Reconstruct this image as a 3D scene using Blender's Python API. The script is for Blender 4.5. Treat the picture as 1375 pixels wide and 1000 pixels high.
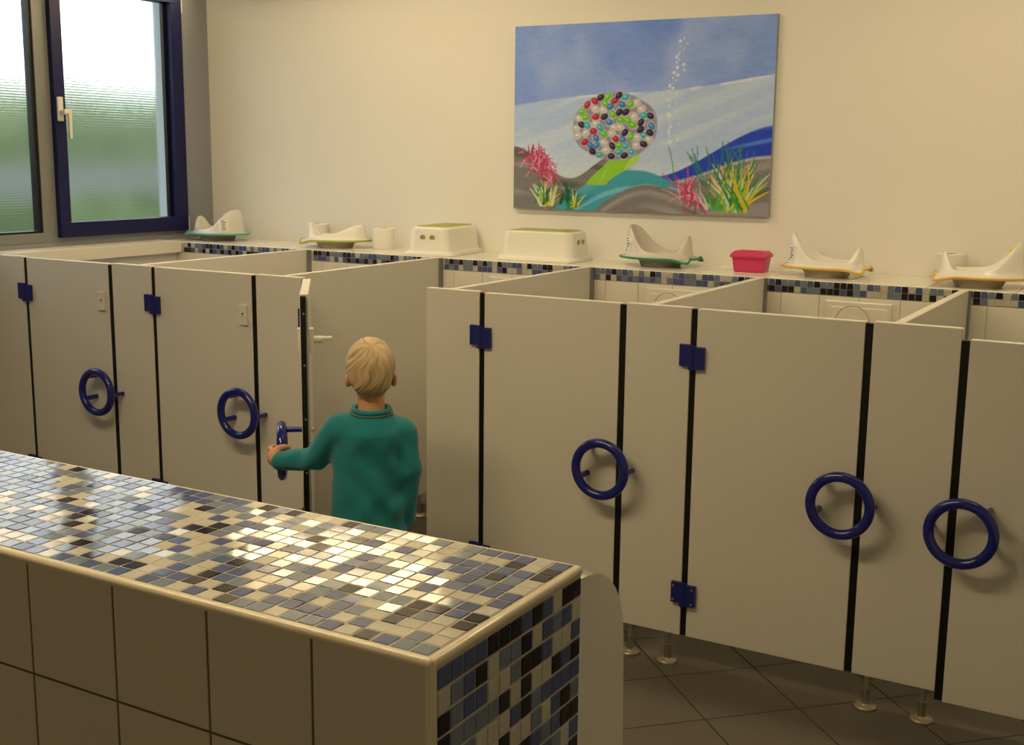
import bpy, bmesh, math, random
import numpy as np
from mathutils import Vector, Matrix
PI = math.pi
random.seed(7); rng = np.random.RandomState(7)
for o in list(bpy.data.objects): bpy.data.objects.remove(o)
SC = bpy.context.scene
COL = SC.collection

# ------------------------------------------------------------------ camera, world, exposure
F_PX = 1611.12
CAM = np.array([1.43632, -3.40420, 1.60042])
YAW, PITCH, ROLL = map(math.radians, (-29.9974, -10.2389, 0.6362))
FW = np.array([math.sin(YAW)*math.cos(PITCH), math.cos(YAW)*math.cos(PITCH), math.sin(PITCH)])
RT0 = np.array([math.cos(YAW), -math.sin(YAW), 0.0]); UP0 = np.cross(RT0, FW)
RT = RT0*math.cos(ROLL)+UP0*math.sin(ROLL); UP = -RT0*math.sin(ROLL)+UP0*math.cos(ROLL)
cd = bpy.data.cameras.new('camera'); cam = bpy.data.objects.new('camera', cd); COL.objects.link(cam)
cd.sensor_fit = 'HORIZONTAL'; cd.sensor_width = 36.0; cd.lens = F_PX*36.0/1375.0; cd.clip_start = 0.05
R = Matrix(((RT[0], UP[0], -FW[0]), (RT[1], UP[1], -FW[1]), (RT[2], UP[2], -FW[2])))
cam.matrix_world = Matrix.Translation(Vector(CAM)) @ R.to_4x4()
SC.camera = cam
def px(P):
    d = np.asarray(P, float)-CAM; z = d@FW
    return 687.5+F_PX*(d@RT)/z, 500-F_PX*(d@UP)/z

w = bpy.data.worlds.new('overcast_sky'); SC.world = w; w.use_nodes = True
bg = w.node_tree.nodes['Background']; bg.inputs[0].default_value = (0.95, 0.985, 1.0, 1); bg.inputs[1].default_value = 2.6
SC.view_settings.view_transform = 'Standard'; SC.view_settings.look = 'None'
SC.view_settings.gamma = 1.0; SC.view_settings.use_curve_mapping = False
SC.view_settings.exposure = 0.0
LAMP_COL = (1.0, 0.775, 0.44)
L_CABIN, L_ROOM, L_WALL = 16.6, 33.0, 28.0          # radiance of the three kinds of lamps

# ------------------------------------------------------------------ materials
MATS = {}
def mat(name, col, rough=0.5, metal=0.0, spec=0.5, noise=0.0, nscale=30.0, bump=0.0, bscale=60.0, coat=0.0, trans=0.0, ior=1.45, sss=0.0, emit=None, estr=0.0, alpha=1.0, sheen=0.0):
    if name in MATS: return MATS[name]
    m = bpy.data.materials.new(name); m.use_nodes = True; MATS[name] = m
    nt = m.node_tree; b = nt.nodes['Principled BSDF']
    b.inputs['Base Color'].default_value = (*col, 1); b.inputs['Roughness'].default_value = rough
    b.inputs['Metallic'].default_value = metal; b.inputs['Specular IOR Level'].default_value = spec
    b.inputs['Coat Weight'].default_value = coat; b.inputs['Transmission Weight'].default_value = trans
    b.inputs['IOR'].default_value = ior; b.inputs['Sheen Weight'].default_value = sheen
    if sss: b.inputs['Subsurface Weight'].default_value = sss; b.inputs['Subsurface Scale'].default_value = 0.01
    if emit: b.inputs['Emission Color'].default_value = (*emit, 1); b.inputs['Emission Strength'].default_value = estr
    tc = nt.nodes.new('ShaderNodeTexCoord')
    if noise:
        n = nt.nodes.new('ShaderNodeTexNoise'); n.inputs['Scale'].default_value = nscale; n.inputs['Detail'].default_value = 4
        r = nt.nodes.new('ShaderNodeMapRange'); r.inputs[3].default_value = 1-noise; r.inputs[4].default_value = 1+noise
        mx = nt.nodes.new('ShaderNodeMix'); mx.data_type = 'RGBA'; mx.blend_type = 'MULTIPLY'; mx.inputs[0].default_value = 1
        mx.inputs[6].default_value = (*col, 1)
        nt.links.new(tc.outputs['Object'], n.inputs['Vector']); nt.links.new(n.outputs['Fac'], r.inputs[0])
        nt.links.new(r.outputs[0], mx.inputs[7]); nt.links.new(mx.outputs[2], b.inputs['Base Color'])
    if bump:
        n2 = nt.nodes.new('ShaderNodeTexNoise'); n2.inputs['Scale'].default_value = bscale; n2.inputs['Detail'].default_value = 3
        bp = nt.nodes.new('ShaderNodeBump'); bp.inputs['Strength'].default_value = bump; bp.inputs['Distance'].default_value = 0.002
        nt.links.new(tc.outputs['Object'], n2.inputs['Vector']); nt.links.new(n2.outputs['Fac'], bp.inputs['Height']); nt.links.new(bp.outputs[0], b.inputs['Normal'])
    return m
M_WALL = mat('wall_paint', (0.80, 0.785, 0.75), 0.9, spec=0.2, noise=0.02, nscale=3, bump=0.12, bscale=220)
M_CEIL = mat('ceiling_paint', (0.80, 0.79, 0.76), 0.95, spec=0.2, noise=0.02, nscale=4)
M_PANEL = mat('panel_laminate', (0.68, 0.655, 0.60), 0.55, spec=0.35, noise=0.02, nscale=6, bump=0.06, bscale=500)
M_PEDGE = M_PANEL
M_RUB = mat('black_rubber', (0.007, 0.007, 0.008), 0.35, spec=0.4)
M_BLUE = mat('blue_plastic', (0.007, 0.014, 0.20), 0.12, coat=0.3, noise=0.03)
M_BLUE2 = mat('hinge_blue_plastic', (0.010, 0.014, 0.17), 0.4, noise=0.04)
M_SASH = mat('sash_blue_lacquer', (0.007, 0.009, 0.070), 0.4, spec=0.3, noise=0.04)
M_ALU = mat('grey_aluminium', (0.23, 0.235, 0.23), 0.45, metal=0.2, noise=0.03)
M_STEEL = mat('brushed_steel', (0.55, 0.53, 0.48), 0.35, metal=1.0, noise=0.05)
M_FOOT = mat('foot_plastic', (0.42, 0.37, 0.27), 0.3, metal=0.6, noise=0.03)
M_WPL = mat('cream_plastic', (0.72, 0.70, 0.62), 0.4, noise=0.02)
M_GROUT = mat('grout', (0.46, 0.42, 0.33), 0.95, spec=0.1, noise=0.12, nscale=60)
M_DGROUT = mat('dark_grout', (0.13, 0.10, 0.065), 0.95, spec=0.1, noise=0.12, nscale=60)
M_FGROUT = mat('floor_grout', (0.045, 0.035, 0.024), 0.95, spec=0.1, noise=0.15, nscale=60)
M_TRIM = mat('cream_edge_trim', (0.66, 0.59, 0.44), 0.3, coat=0.3, noise=0.02)
M_WTILE = mat('white_wall_tile', (0.74, 0.715, 0.65), 0.22, noise=0.02, nscale=5)
M_BTILE = mat('cream_wall_tile', (0.50, 0.455, 0.36), 0.38, spec=0.4, noise=0.03, nscale=5, bump=0.05, bscale=150)
M_SHELF = mat('shelf_tile', (0.78, 0.76, 0.69), 0.18, noise=0.02, nscale=5)
M_CER = mat('white_ceramic', (0.72, 0.70, 0.65), 0.22, noise=0.015, coat=0.3)
M_PAPER = mat('toilet_paper', (0.82, 0.80, 0.74), 0.95, spec=0.1, noise=0.03, nscale=120, bump=0.2, bscale=200)
M_CARD = mat('cardboard', (0.35, 0.27, 0.18), 0.9, noise=0.1)
M_STOOLW = mat('white_stool_plastic', (0.80, 0.79, 0.72), 0.4, noise=0.015)
M_STOOLG = mat('green_rubber_mat', (0.40, 0.44, 0.17), 0.7, noise=0.06)
M_HOLE = mat('olive_hole_plug', (0.36, 0.33, 0.15), 0.6, noise=0.04)
M_PINK = mat('pink_plastic', (0.62, 0.042, 0.16), 0.4, noise=0.03)
M_SEATW = mat('white_seat_plastic', (0.80, 0.79, 0.76), 0.2, coat=0.3, noise=0.01)
M_SEATF = mat('milky_seat_plastic', (0.62, 0.585, 0.53), 0.25, coat=0.3, noise=0.015)
M_SEATG = mat('grey_seat_plastic', (0.66, 0.64, 0.60), 0.25, coat=0.3, noise=0.015)
M_SKIRT = mat('seat_underside', (0.30, 0.275, 0.23), 0.5, noise=0.05)
M_TEAL = mat('teal_rim', (0.10, 0.42, 0.36), 0.35, noise=0.03)
M_GREEN = mat('green_rim', (0.02, 0.26, 0.12), 0.35, noise=0.03)
M_LIME = mat('lime_rim', (0.38, 0.44, 0.10), 0.35, noise=0.03)
M_YEL = mat('yellow_rim', (0.72, 0.46, 0.08), 0.35, noise=0.03)
M_STICK = mat('sticker_paper', (0.78, 0.77, 0.74), 0.6, noise=0.02)
M_INK = mat('sticker_ink', (0.06, 0.07, 0.11), 0.7, noise=0.05)
M_DUCK = mat('duck_yellow', (0.78, 0.66, 0.06), 0.5, noise=0.05)
M_DUCKO = mat('duck_orange', (0.70, 0.28, 0.06), 0.5, noise=0.05)
M_SKIN = mat('skin', (0.62, 0.33, 0.19), 0.55, spec=0.35, noise=0.05, nscale=25, sss=0.12)
M_SHIRT = None
M_TROU = mat('dark_denim', (0.06, 0.07, 0.10), 0.9, noise=0.15, nscale=90, sheen=0.2)
M_SHOE = mat('shoe_blue', (0.04, 0.06, 0.14), 0.6, noise=0.1)
M_EYE = mat('eye_white', (0.8, 0.8, 0.8), 0.2, noise=0.01)
M_LHOUS = mat('lamp_housing', (0.7, 0.7, 0.68), 0.5, noise=0.02)
M_FTILE = mat('floor_tile', (0.105, 0.094, 0.078), 0.42, spec=0.45, noise=0.10, nscale=14, bump=0.1, bscale=90)
M_HEDGE = mat('hedge_leaf', (0.085, 0.135, 0.05), 0.8, noise=0.35, nscale=9)
M_LAWN = mat('lawn_grass', (0.11, 0.155, 0.07), 0.95, noise=0.3, nscale=5)
M_RENDER = mat('outside_render', (0.19, 0.205, 0.20), 0.9, noise=0.04)
M_PAVE = mat('outside_paving', (0.12, 0.125, 0.12), 0.9, noise=0.1)
MOS = {
 'C': mat('mosaic_cream', (0.47, 0.455, 0.39), 0.10, coat=0.0, spec=0.38, noise=0.04, nscale=20, bump=0.03, bscale=40),
 'M': mat('mosaic_mid_blue', (0.070, 0.098, 0.235), 0.09, coat=0.0, spec=0.38, noise=0.12, nscale=20, bump=0.03, bscale=40),
 'L': mat('mosaic_slate_blue', (0.15, 0.195, 0.275), 0.09, coat=0.0, spec=0.38, noise=0.12, nscale=20, bump=0.03, bscale=40),
 'D': mat('mosaic_navy', (0.014, 0.011, 0.024), 0.09, coat=0.0, spec=0.38, noise=0.15, nscale=20, bump=0.03, bscale=40)}
def lamp_mat(name, strength):
    m = bpy.data.materials.new(name); m.use_nodes = True; nt = m.node_tree
    for n in list(nt.nodes): nt.nodes.remove(n)
    e = nt.nodes.new('ShaderNodeEmission'); e.inputs[0].default_value = (*LAMP_COL, 1); e.inputs[1].default_value = strength
    o = nt.nodes.new('ShaderNodeOutputMaterial'); nt.links.new(e.outputs[0], o.inputs[0]); return m
def glass_mat():
    m = bpy.data.materials.new('ribbed_frosted_glass'); m.use_nodes = True; nt = m.node_tree; b = nt.nodes['Principled BSDF']
    b.inputs['Base Color'].default_value = (0.93, 0.97, 0.97, 1); b.inputs['Transmission Weight'].default_value = 1.0
    b.inputs['Roughness'].default_value = 0.19; b.inputs['IOR'].default_value = 1.22
    tc = nt.nodes.new('ShaderNodeTexCoord'); wv = nt.nodes.new('ShaderNodeTexWave'); wv.bands_direction = 'Z'; wv.inputs['Scale'].default_value = 26.0
    wv.inputs['Distortion'].default_value = 0.3
    bp = nt.nodes.new('ShaderNodeBump'); bp.inputs['Strength'].default_value = 0.35; bp.inputs['Distance'].default_value = 0.004
    nt.links.new(tc.outputs['Object'], wv.inputs['Vector']); nt.links.new(wv.outputs['Fac'], bp.inputs['Height']); nt.links.new(bp.outputs[0], b.inputs['Normal'])
    return m
M_GLASS = glass_mat()

# ------------------------------------------------------------------ mesh helpers
class MB:
    def __init__(s): s.v = []; s.f = []
    def add(s, v, f):
        n = len(s.v); s.v += [tuple(map(float, p)) for p in v]; s.f += [tuple(i+n for i in q) for q in f]; return s
    def box(s, x0, x1, y0, y1, z0, z1):
        return s.add([(x0,y0,z0),(x1,y0,z0),(x1,y1,z0),(x0,y1,z0),(x0,y0,z1),(x1,y0,z1),(x1,y1,z1),(x0,y1,z1)],
                     [(3,2,1,0),(4,5,6,7),(0,1,5,4),(1,2,6,5),(2,3,7,6),(3,0,4,7)])
    def tube(s, pts, r, n=12, cap=True, closed=False):
        pts = [Vector(p) for p in pts]; N = len(pts); rr = r if hasattr(r, '__len__') else [r]*N
        rings = []; prev = None
        for i, p in enumerate(pts):
            if closed: t = pts[(i+1) % N]-pts[i-1]
            else: t = pts[min(i+1, N-1)]-pts[max(i-1, 0)]
            t.normalize()
            if prev is None:
                a = Vector((0,0,1)) if abs(t.z) < 0.9 else Vector((1,0,0))
                u = t.cross(a).normalized()
            else:
                u = (prev-t*prev.dot(t)).normalized()
            prev = u; v = t.cross(u)
            rings.append([p+(u*math.cos(2*PI*k/n)+v*math.sin(2*PI*k/n))*rr[i] for k in range(n)])
        vs = [q for ring in rings for q in ring]; fs = []
        for i in range(N if closed else N-1):
            j = (i+1) % N
            for k in range(n): fs.append((i*n+k, i*n+(k+1) % n, j*n+(k+1) % n, j*n+k))
        if cap and not closed: fs.append(tuple(range(n-1, -1, -1))); fs.append(tuple((N-1)*n+k for k in range(n)))
        return s.add(vs, fs)
    def lathe(s, prof, n=24, c=(0,0,0)):
        vs = []; fs = []
        for (r, z) in prof:
            for k in range(n): vs.append((c[0]+r*math.cos(2*PI*k/n), c[1]+r*math.sin(2*PI*k/n), c[2]+z))
        for i in range(len(prof)-1):
            for k in range(n): fs.append((i*n+k, i*n+(k+1) % n, (i+1)*n+(k+1) % n, (i+1)*n+k))
        return s.add(vs, fs)
    def grid(s, P):      # P[i][j] points
        a, b = len(P), len(P[0]); vs = [q for row in P for q in row]; fs = []
        for i in range(a-1):
            for j in range(b-1): fs.append((i*b+j, i*b+j+1, (i+1)*b+j+1, (i+1)*b+j))
        return s.add(vs, fs)
    def mesh(s, name, bevel=0.0, seg=2, smooth=False):
        me = bpy.data.meshes.new(name); me.from_pydata(s.v, [], s.f)
        bm = bmesh.new(); bm.from_mesh(me)
        if bevel:
            bmesh.ops.bevel(bm, geom=[e for e in bm.edges if e.calc_face_angle(0) > 0.5], offset=bevel, segments=seg, profile=0.6, affect='EDGES', clamp_overlap=True)
        bmesh.ops.recalc_face_normals(bm, faces=bm.faces)
        bm.to_mesh(me); bm.free()
        if smooth: me.polygons.foreach_set('use_smooth', [True]*len(me.polygons))
        return me
def smooth_angle(o, a=40):
    me = o.data; me.polygons.foreach_set('use_smooth', [True]*len(me.polygons))
    try: me.set_sharp_from_angle(angle=math.radians(a))
    except Exception: pass
    return o
def obj(name, mb, m, parent=None, bevel=0.0, seg=2, smooth=None):
    me = mb.mesh(name, bevel, seg) if isinstance(mb, MB) else mb
    if m is not None and len(me.materials) == 0: me.materials.append(m)
    o = bpy.data.objects.new(name, me); COL.objects.link(o)
    if parent: o.parent = parent
    if smooth: smooth_angle(o, smooth)
    return o
def tag(o, label, cat, group=None):
    o['label'] = label; o['category'] = cat
    if group: o['group'] = group
    return o
def thing(name, label, cat, loc=(0,0,0), rz=0.0, group=None):
    o = bpy.data.objects.new(name, None); COL.objects.link(o); o.location = loc; o.rotation_euler = (0,0,rz)
    o.empty_display_size = 0.05
    return tag(o, label, cat, group)
def struct(name, mb, m, **k):
    o = obj(name, mb, m, **k); o['kind'] = 'structure'; return o
def inst(name, me, parent, loc, rot=(0,0,0)):
    o = bpy.data.objects.new(name, me); COL.objects.link(o); o.parent = parent; o.location = loc; o.rotation_euler = rot; return o
def tile_mesh(name, w, d, h, b, m, dome=0.0):
    """flat tile, w x d, top at z = h, chamfer b"""
    x, y = w/2, d/2; B = MB()
    V = [(-x,-y,0),(x,-y,0),(x,y,0),(-x,y,0), (-x,-y,h-b),(x,-y,h-b),(x,y,h-b),(-x,y,h-b), (-x+b,-y+b,h),(x-b,-y+b,h),(x-b,y-b,h),(-x+b,y-b,h)]
    Fc = [(0,1,5,4),(1,2,6,5),(2,3,7,6),(3,0,4,7),(4,5,9,8),(5,6,10,9),(6,7,11,10),(7,4,8,11)]
    if dome: V.append((0,0,h+dome)); Fc += [(8,9,12),(9,10,12),(10,11,12),(11,8,12)]
    else: Fc.append((8,9,10,11))
    me = bpy.data.meshes.new(name); me.from_pydata(V, [], Fc); me.update()
    if dome: me.polygons.foreach_set('use_smooth', [True]*len(me.polygons)); me.set_sharp_from_angle(angle=math.radians(60))
    me.materials.append(m); return me

# ------------------------------------------------------------------ the room
XL, YW, XR, YF, ZC = -3.25, 1.455, 2.75, -4.7, 2.72
ZT, GAP = 1.1527, 0.1027
YD = 1.061                       # face of the tiled service ledge
struct('wall_back', MB().box(XL-0.36, XR+0.2, YW, YW+0.2, -0.1, ZC+0.1), M_WALL)
struct('wall_right', MB().box(XR, XR+0.2, YF, YW, -0.1, ZC+0.1), M_WALL)
struct('wall_front', MB().box(XL-0.36, XR+0.2, YF-0.2, YF, -0.1, ZC+0.1), M_WALL)
struct('ceiling', MB().box(XL-0.36, XR+0.2, YF-0.2, YW+0.2, ZC, ZC+0.15), M_CEIL)
WY0, WY1, WZ0, WZ1 = -0.75, 1.272, 1.180, 2.50
WD = 0.21
def wall_with_window(x0, x1):
    m = MB(); m.box(x0, x1, YF, YW, -0.1, WZ0); m.box(x0, x1, YF, YW, WZ1, ZC+0.1)
    m.box(x0, x1, YF, WY0, WZ0, WZ1); m.box(x0, x1, WY1, YW, WZ0, WZ1); return m
M_WL = mat('left_wall_shade_grey', (0.27, 0.28, 0.31), 0.9, spec=0.2, noise=0.02, nscale=3)  # grey base colour carries the shade of the backlit wall beside the window
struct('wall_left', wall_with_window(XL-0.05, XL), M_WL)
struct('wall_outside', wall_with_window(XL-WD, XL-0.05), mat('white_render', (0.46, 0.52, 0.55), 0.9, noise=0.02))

# floor: slab, diagonal tiles near the camera's view as pieces, material beyond
def floor_mat():
    m = bpy.data.materials.new('diagonal_floor_tiles'); m.use_nodes = True; nt = m.node_tree; b = nt.nodes['Principled BSDF']; b.inputs['Roughness'].default_value = 0.45
    tc = nt.nodes.new('ShaderNodeTexCoord'); mp = nt.nodes.new('ShaderNodeMapping'); mp.vector_type = 'TEXTURE'
    mp.inputs['Location'].default_value = (0.097, -0.098, 0); mp.inputs['Rotation'].default_value = (0, 0, PI/4)
    br = nt.nodes.new('ShaderNodeTexBrick'); br.offset = 0; br.inputs['Scale'].default_value = 1; br.inputs['Brick Width'].default_value = 0.3
    br.inputs['Row Height'].default_value = 0.3; br.inputs['Mortar Size'].default_value = 0.0035
    br.inputs['Color1'].default_value = (0.105,0.094,0.078,1); br.inputs['Color2'].default_value = (0.10,0.088,0.074,1); br.inputs['Mortar'].default_value = (0.045,0.035,0.024,1)
    nt.links.new(tc.outputs['Object'], mp.inputs[0]); nt.links.new(mp.outputs[0], br.inputs[0]); nt.links.new(br.outputs[0], b.inputs['Base Color']); return m
fl = MB()
FX0, FX1, FY0, FY1 = -1.75, 2.3, -1.5, 1.05
fl.box(XL-0.36, XR+0.2, YF-0.2, YW+0.2, -0.12, -0.0014)
floor = struct('floor', fl, M_FGROUT)
fb = MB(); fb.box(XL, FX0, YF, YW, -0.006, 0); fb.box(FX1, XR, YF, YW, -0.006, 0); fb.box(FX0, FX1, YF, FY0, -0.006, 0); fb.box(FX0, FX1, FY1, YW, -0.006, 0)
obj('floor_field', fb, floor_mat(), floor)
tm = tile_mesh('tile', 0.2955, 0.2955, 0.0066, 0.0012, M_FTILE)
s2 = 0.3/math.sqrt(2)
for i in range(-25, 25):
    for j in range(-25, 25):
        x = 0.097+(i+0.5)*s2+(j+0.5)*s2; y = -0.098+(i+0.5)*s2-(j+0.5)*s2
        if FX0-0.1 < x < FX1+0.1 and FY0-0.1 < y < FY1+0.05:
            inst('tile', tm, floor, (x, y, -0.006+rng.uniform(-0.0002, 0.0002)), (0, 0, PI/4))

# tiled service ledge behind the cubicles, with shelf
ledge = struct('wall_ledge', MB().box(XL, XR, YD+0.0018, YW, 0, 1.140), M_GROUT)
TP = 0.1486
wt = tile_mesh('wall_tile', TP-0.0028, 0.1960, 0.0062, 0.0010, M_WTILE)
TX0 = 0.041-TP*22
ROWZ = 1.152-0.0535
for r_ in range(5):
    for i in range(0, 38):
        xa = TX0+i*TP
        if xa < XL+0.02 or xa+TP > 1.75: continue
        inst('wall_tile', wt, ledge, (xa+TP/2, YD+0.0062, ROWZ-0.1-0.1990*r_), (PI/2, 0, 0))
# mosaic border: two rows
MP = TP/6
def pick(p=(0.27, 0.29, 0.27, 0.17)): return random.choices('CMLD', p)[0]
BORDER = {  # read off the photograph, cubicle by cubicle: (start x, upper row, lower row)
 0: (-3.085, 'CDCLLMDDMDMCLDLMMCLCLM', 'DDMCLDCDMLDLDLDMCDDDMM'),
 1: (-2.243, 'DDMDLLLDDMCLLMMLLLDMCL', 'LMMLCMCMDMDMDLDCMDDMLC'),
 2: (-1.505, 'LDMDLLDLDLCDLLMMCDLLDDCCLMDM', 'MLMCLLCMMMCMDCCLCCMMLDCLMLCM'),
 3: (-0.757, 'LLMDLMLCLCDMCCLMLLCMMLCCLDM', 'LCDCMLMLMLMLCLMMLLMMCLMMLCLD'),
 4: (-0.018, 'MDLLMLMDLLDDDLCMLCLMDCMCLLCDC', 'DMDDCMLLDDDMDLMCCCLLDDDCDCDLC'),
 5: (0.724, 'DMLDCLDDCLMCDLMCLDMC', 'DLCCCCMDLMCDLMCMDLCC')}
bt = {k: tile_mesh('mosaic_tile_'+n, MP-0.0020, MP-0.0020, 0.0062, 0.0008, MOS[k]) for k, n in (('C','cream'),('M','mid'),('L','slate'),('D','navy'))}
bord = []
for b_, (xs, up, lo) in BORDER.items():
    i0 = round((xs-TX0)/MP)
    for row, s_ in ((0, up), (1, lo)):
        for k in range(31):
            ch = s_[k] if k < len(s_) else pick()
            xc = TX0+(i0+k+0.5)*MP
            nx = BORDER[b_+1][0] if b_ < 5 else 1.75
            if i0+k >= round((nx-TX0)/MP) or xc > 1.7: break
            bord.append((xc, 1.152-0.003-MP*(row+0.5), ch))
bord.sort(key=lambda t: -t[0])
vis = [t for t in bord if px((t[0], YD, t[1]))[0] < 1385]
for i, (xc, zc, ch) in enumerate(vis[:300]):
    inst('mosaic_tile', bt[ch], ledge, (xc, YD+0.0062, zc), (PI/2+random.uniform(-.012,.012), random.uniform(-.012,.012), 0))
rest = vis[300:]+[t for t in bord if t not in vis]
def join_tiles(name, me_by, items, parent, mats='CMLD'):
    V = []; Fs = []; mi = []
    for (Mx, ch) in items:
        me = me_by[ch]; n = len(V)
        V += [tuple(Mx @ v.co) for v in me.vertices]
        for p_ in me.polygons: Fs.append(tuple(i+n for i in p_.vertices)); mi.append(mats.index(ch))
    me = bpy.data.meshes.new(name); me.from_pydata(V, [], Fs)
    for c in mats: me.materials.append(MOS[c])
    me.polygons.foreach_set('material_index', mi); me.update()
    o = bpy.data.objects.new(name, me); COL.objects.link(o); o.parent = parent; o['kind'] = 'stuff'; return o
if rest: join_tiles('mosaic_border_rest', bt, [(Matrix.Translation((x, YD+0.0062, z)) @ Matrix.Rotation(PI/2, 4, 'X'), c) for x, z, c in rest], ledge)
st = tile_mesh('shelf_tile', TP*2-0.003, YW-YD-0.001, 0.0125, 0.002, M_SHELF)
for i in range(-1, 17):
    xa = -0.018+TP*2*(i-11)
    if xa+TP < XL or xa > 1.75: continue
    inst('shelf_tile', st, ledge, (xa+TP, (YW+YD)/2+0.0005, 1.1395))

# sill slab along the window side and the tiled box under it
struct('trim_1', MB().box(XL, -3.092, 0.034, YD-0.002, 1.098, 1.156), mat('sill_board', (0.74, 0.71, 0.62), 0.35, noise=0.02), bevel=0.002)
struct('wall_sill', MB().box(XL, -3.125, 0.034, YD-0.002, 0.0, 1.098), M_WTILE)

# ------------------------------------------------------------------ window
win = bpy.data.objects.new('window_1', None); COL.objects.link(win); win['kind'] = 'structure'; win.location = (XL, 0.35, WZ0)
def wobj(name, mb, m, bevel=0.0, parent=None, seg=2):
    o = obj(name, mb, m, bevel=bevel, seg=seg); p_ = parent or win
    bpy.context.view_layer.update(); o.parent = p_; o.matrix_parent_inverse = p_.matrix_world.inverted(); return o
fx0, fx1 = XL-0.055, XL+0.004
fr = MB()
fr.box(fx0, fx1, WY0, WY1, WZ0, 1.224); fr.box(fx0, fx1, WY0, WY1, 2.46, WZ1)
fr.box(fx0, fx1, WY0, WY0+0.05, 1.224, 2.42); fr.box(fx0, fx1, 1.236, WY1, 1.224, 2.42); fr.box(fx0, fx1, 0.348, 0.436, 1.224, 2.42)
wobj('window_frame', fr, M_ALU)
def ring_frame(y0, y1, z0, z1, w_, x0, x1):
    m = MB(); m.box(x0, x1, y0, y1, z0, z0+w_[0]); m.box(x0, x1, y0, y1, z1-w_[1], z1)
    m.box(x0, x1, y0, y0+w_[2], z0+w_[0], z1-w_[1]); m.box(x0, x1, y1-w_[3], y1, z0+w_[0], z1-w_[1]); return m
sash = wobj('sash', ring_frame(0.426, 1.243, 1.198, 2.47, (0.070, 0.130, 0.062, 0.075), XL-0.012, XL+0.030), M_SASH, 0.003)
wobj('glazing_bead', ring_frame(0.484, 1.172, 1.264, 2.345, (0.006, 0.006, 0.008, 0.022), XL-0.03, XL-0.008), M_RUB)
wobj('gasket', ring_frame(WY0+0.05, 0.348, 1.224, 2.42, (0.010, 0.010, 0.01, 0.020), XL-0.04, XL-0.004), M_RUB)
wobj('pane', MB().box(XL-0.034, XL-0.026, 0.486, 1.170, 1.266, 2.343), M_GLASS)
wobj('pane', MB().box(XL-0.034, XL-0.026, WY0+0.055, 0.34, 1.230, 2.415), M_GLASS)
hd = wobj('window_handle', MB().box(XL+0.030, XL+0.042, 0.436, 0.466, 1.735, 1.845), M_WPL, 0.003)
hb = MB(); hb.tube([(XL+0.04, 0.451, 1.775), (XL+0.075, 0.451, 1.775)], 0.011, 12); hb.box(XL+0.063, XL+0.078, 0.440, 0.482, 1.768, 1.788)
hb.add([(XL+0.066,0.462,1.79),(XL+0.066,0.482,1.79),(XL+0.08,0.482,1.79),(XL+0.08,0.462,1.79),(XL+0.068,0.466,1.655),(XL+0.068,0.480,1.655),(XL+0.079,0.480,1.655),(XL+0.079,0.466,1.655)],
       [(0,1,2,3),(7,6,5,4),(0,4,5,1),(1,5,6,2),(2,6,7,3),(3,7,4,0)])
wobj('lever', hb, M_WPL, 0.002, hd)
for z in (1.19, 2.30): wobj('window_hinge', MB().tube([(XL+0.014, 1.254, z), (XL+0.014, 1.254, z+0.075)], 0.008, 10), M_WPL)

# ------------------------------------------------------------------ outside the window
struct('ground_outside', MB().box(-16, XL-WD, -8, 14, -0.3, -0.05), M_LAWN)
pv = MB().box(-5.4, XL-WD, -8, 14, -0.05, -0.03); struct('paving_outside', pv, M_PAVE)
def hedge(name, x0, x1, y0, y1, h, label):
    nx, ny = 10, 60; P = []
    prof = [(x1, 0), (x1+0.1, h*0.35), (x1+0.05, h*0.7), (x1-0.1, h*0.93), ((x0+x1)/2, h), (x0, h*0.9), (x0, 0)]
    rows = []
    for i in range(ny+1):
        y = y0+(y1-y0)*i/ny
        row = []
        for k in range(30):
            t = k/29*(len(prof)-1); a = min(int(t), len(prof)-2); f_ = t-a
            xx = prof[a][0]*(1-f_)+prof[a+1][0]*f_; zz = prof[a][1]*(1-f_)+prof[a+1][1]*f_
            row.append((xx+rng.uniform(-.09,.09), y+rng.uniform(-.06,.06), max(-0.05, zz+rng.uniform(-.08,.08) if 0 < k < 29 else -0.05)))
        rows.append(row)
    m = MB(); m.grid(rows); o = obj(name, m, M_HEDGE); tag(o, label, 'hedge'); return o
hedge('hedge', -9.6, -8.4, -6, 13, 2.28, 'tall green hedge showing blurred through the ribbed window glass')
hedge('hedge', -6.4, -5.9, -6, 13, 1.22, 'low green hedge blurred in the lower part of the window')
struct('wall_garden', MB().box(-7.3, -7.15, -7, 13, -0.05, 1.46), M_RENDER)

# ------------------------------------------------------------------ lamps (above the frame)
def ceiling_lamp(x0, x1, y, strength, label, hang=0.0, group='linear ceiling lamps'):
    t = thing('ceiling_lamp', label, 'lamp', ((x0+x1)/2, y, ZC-hang), 0, group); l_ = (x1-x0)/2
    obj('housing', MB().box(-l_-0.02, l_+0.02, -0.10, 0.10, -0.035, 0), M_LHOUS, t, 0.004)
    obj('diffuser', MB().box(-l_, l_, -0.085, 0.085, -0.085, -0.035), lamp_mat('lamp_light', strength), t, 0.01)
    return t
ceiling_lamp(-2.45, -0.85, 0.30, L_CABIN, 'linear ceiling lamp above the left-hand cubicles')
ceiling_lamp(0.25, 1.75, 0.30, L_CABIN, 'linear ceiling lamp above the right-hand cubicles')
ceiling_lamp(-1.7, 0.1, -2.0, L_ROOM, 'linear ceiling lamp above the mosaic counter')
wlmp = thing('wall_lamp', 'linear wall lamp high on the back wall near the window', 'lamp', (-2.40, YW, 2.415))
obj('housing', MB().box(-0.66, 0.66, -0.035, 0.0, 0, 0.11), M_LHOUS, wlmp, 0.004)
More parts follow.
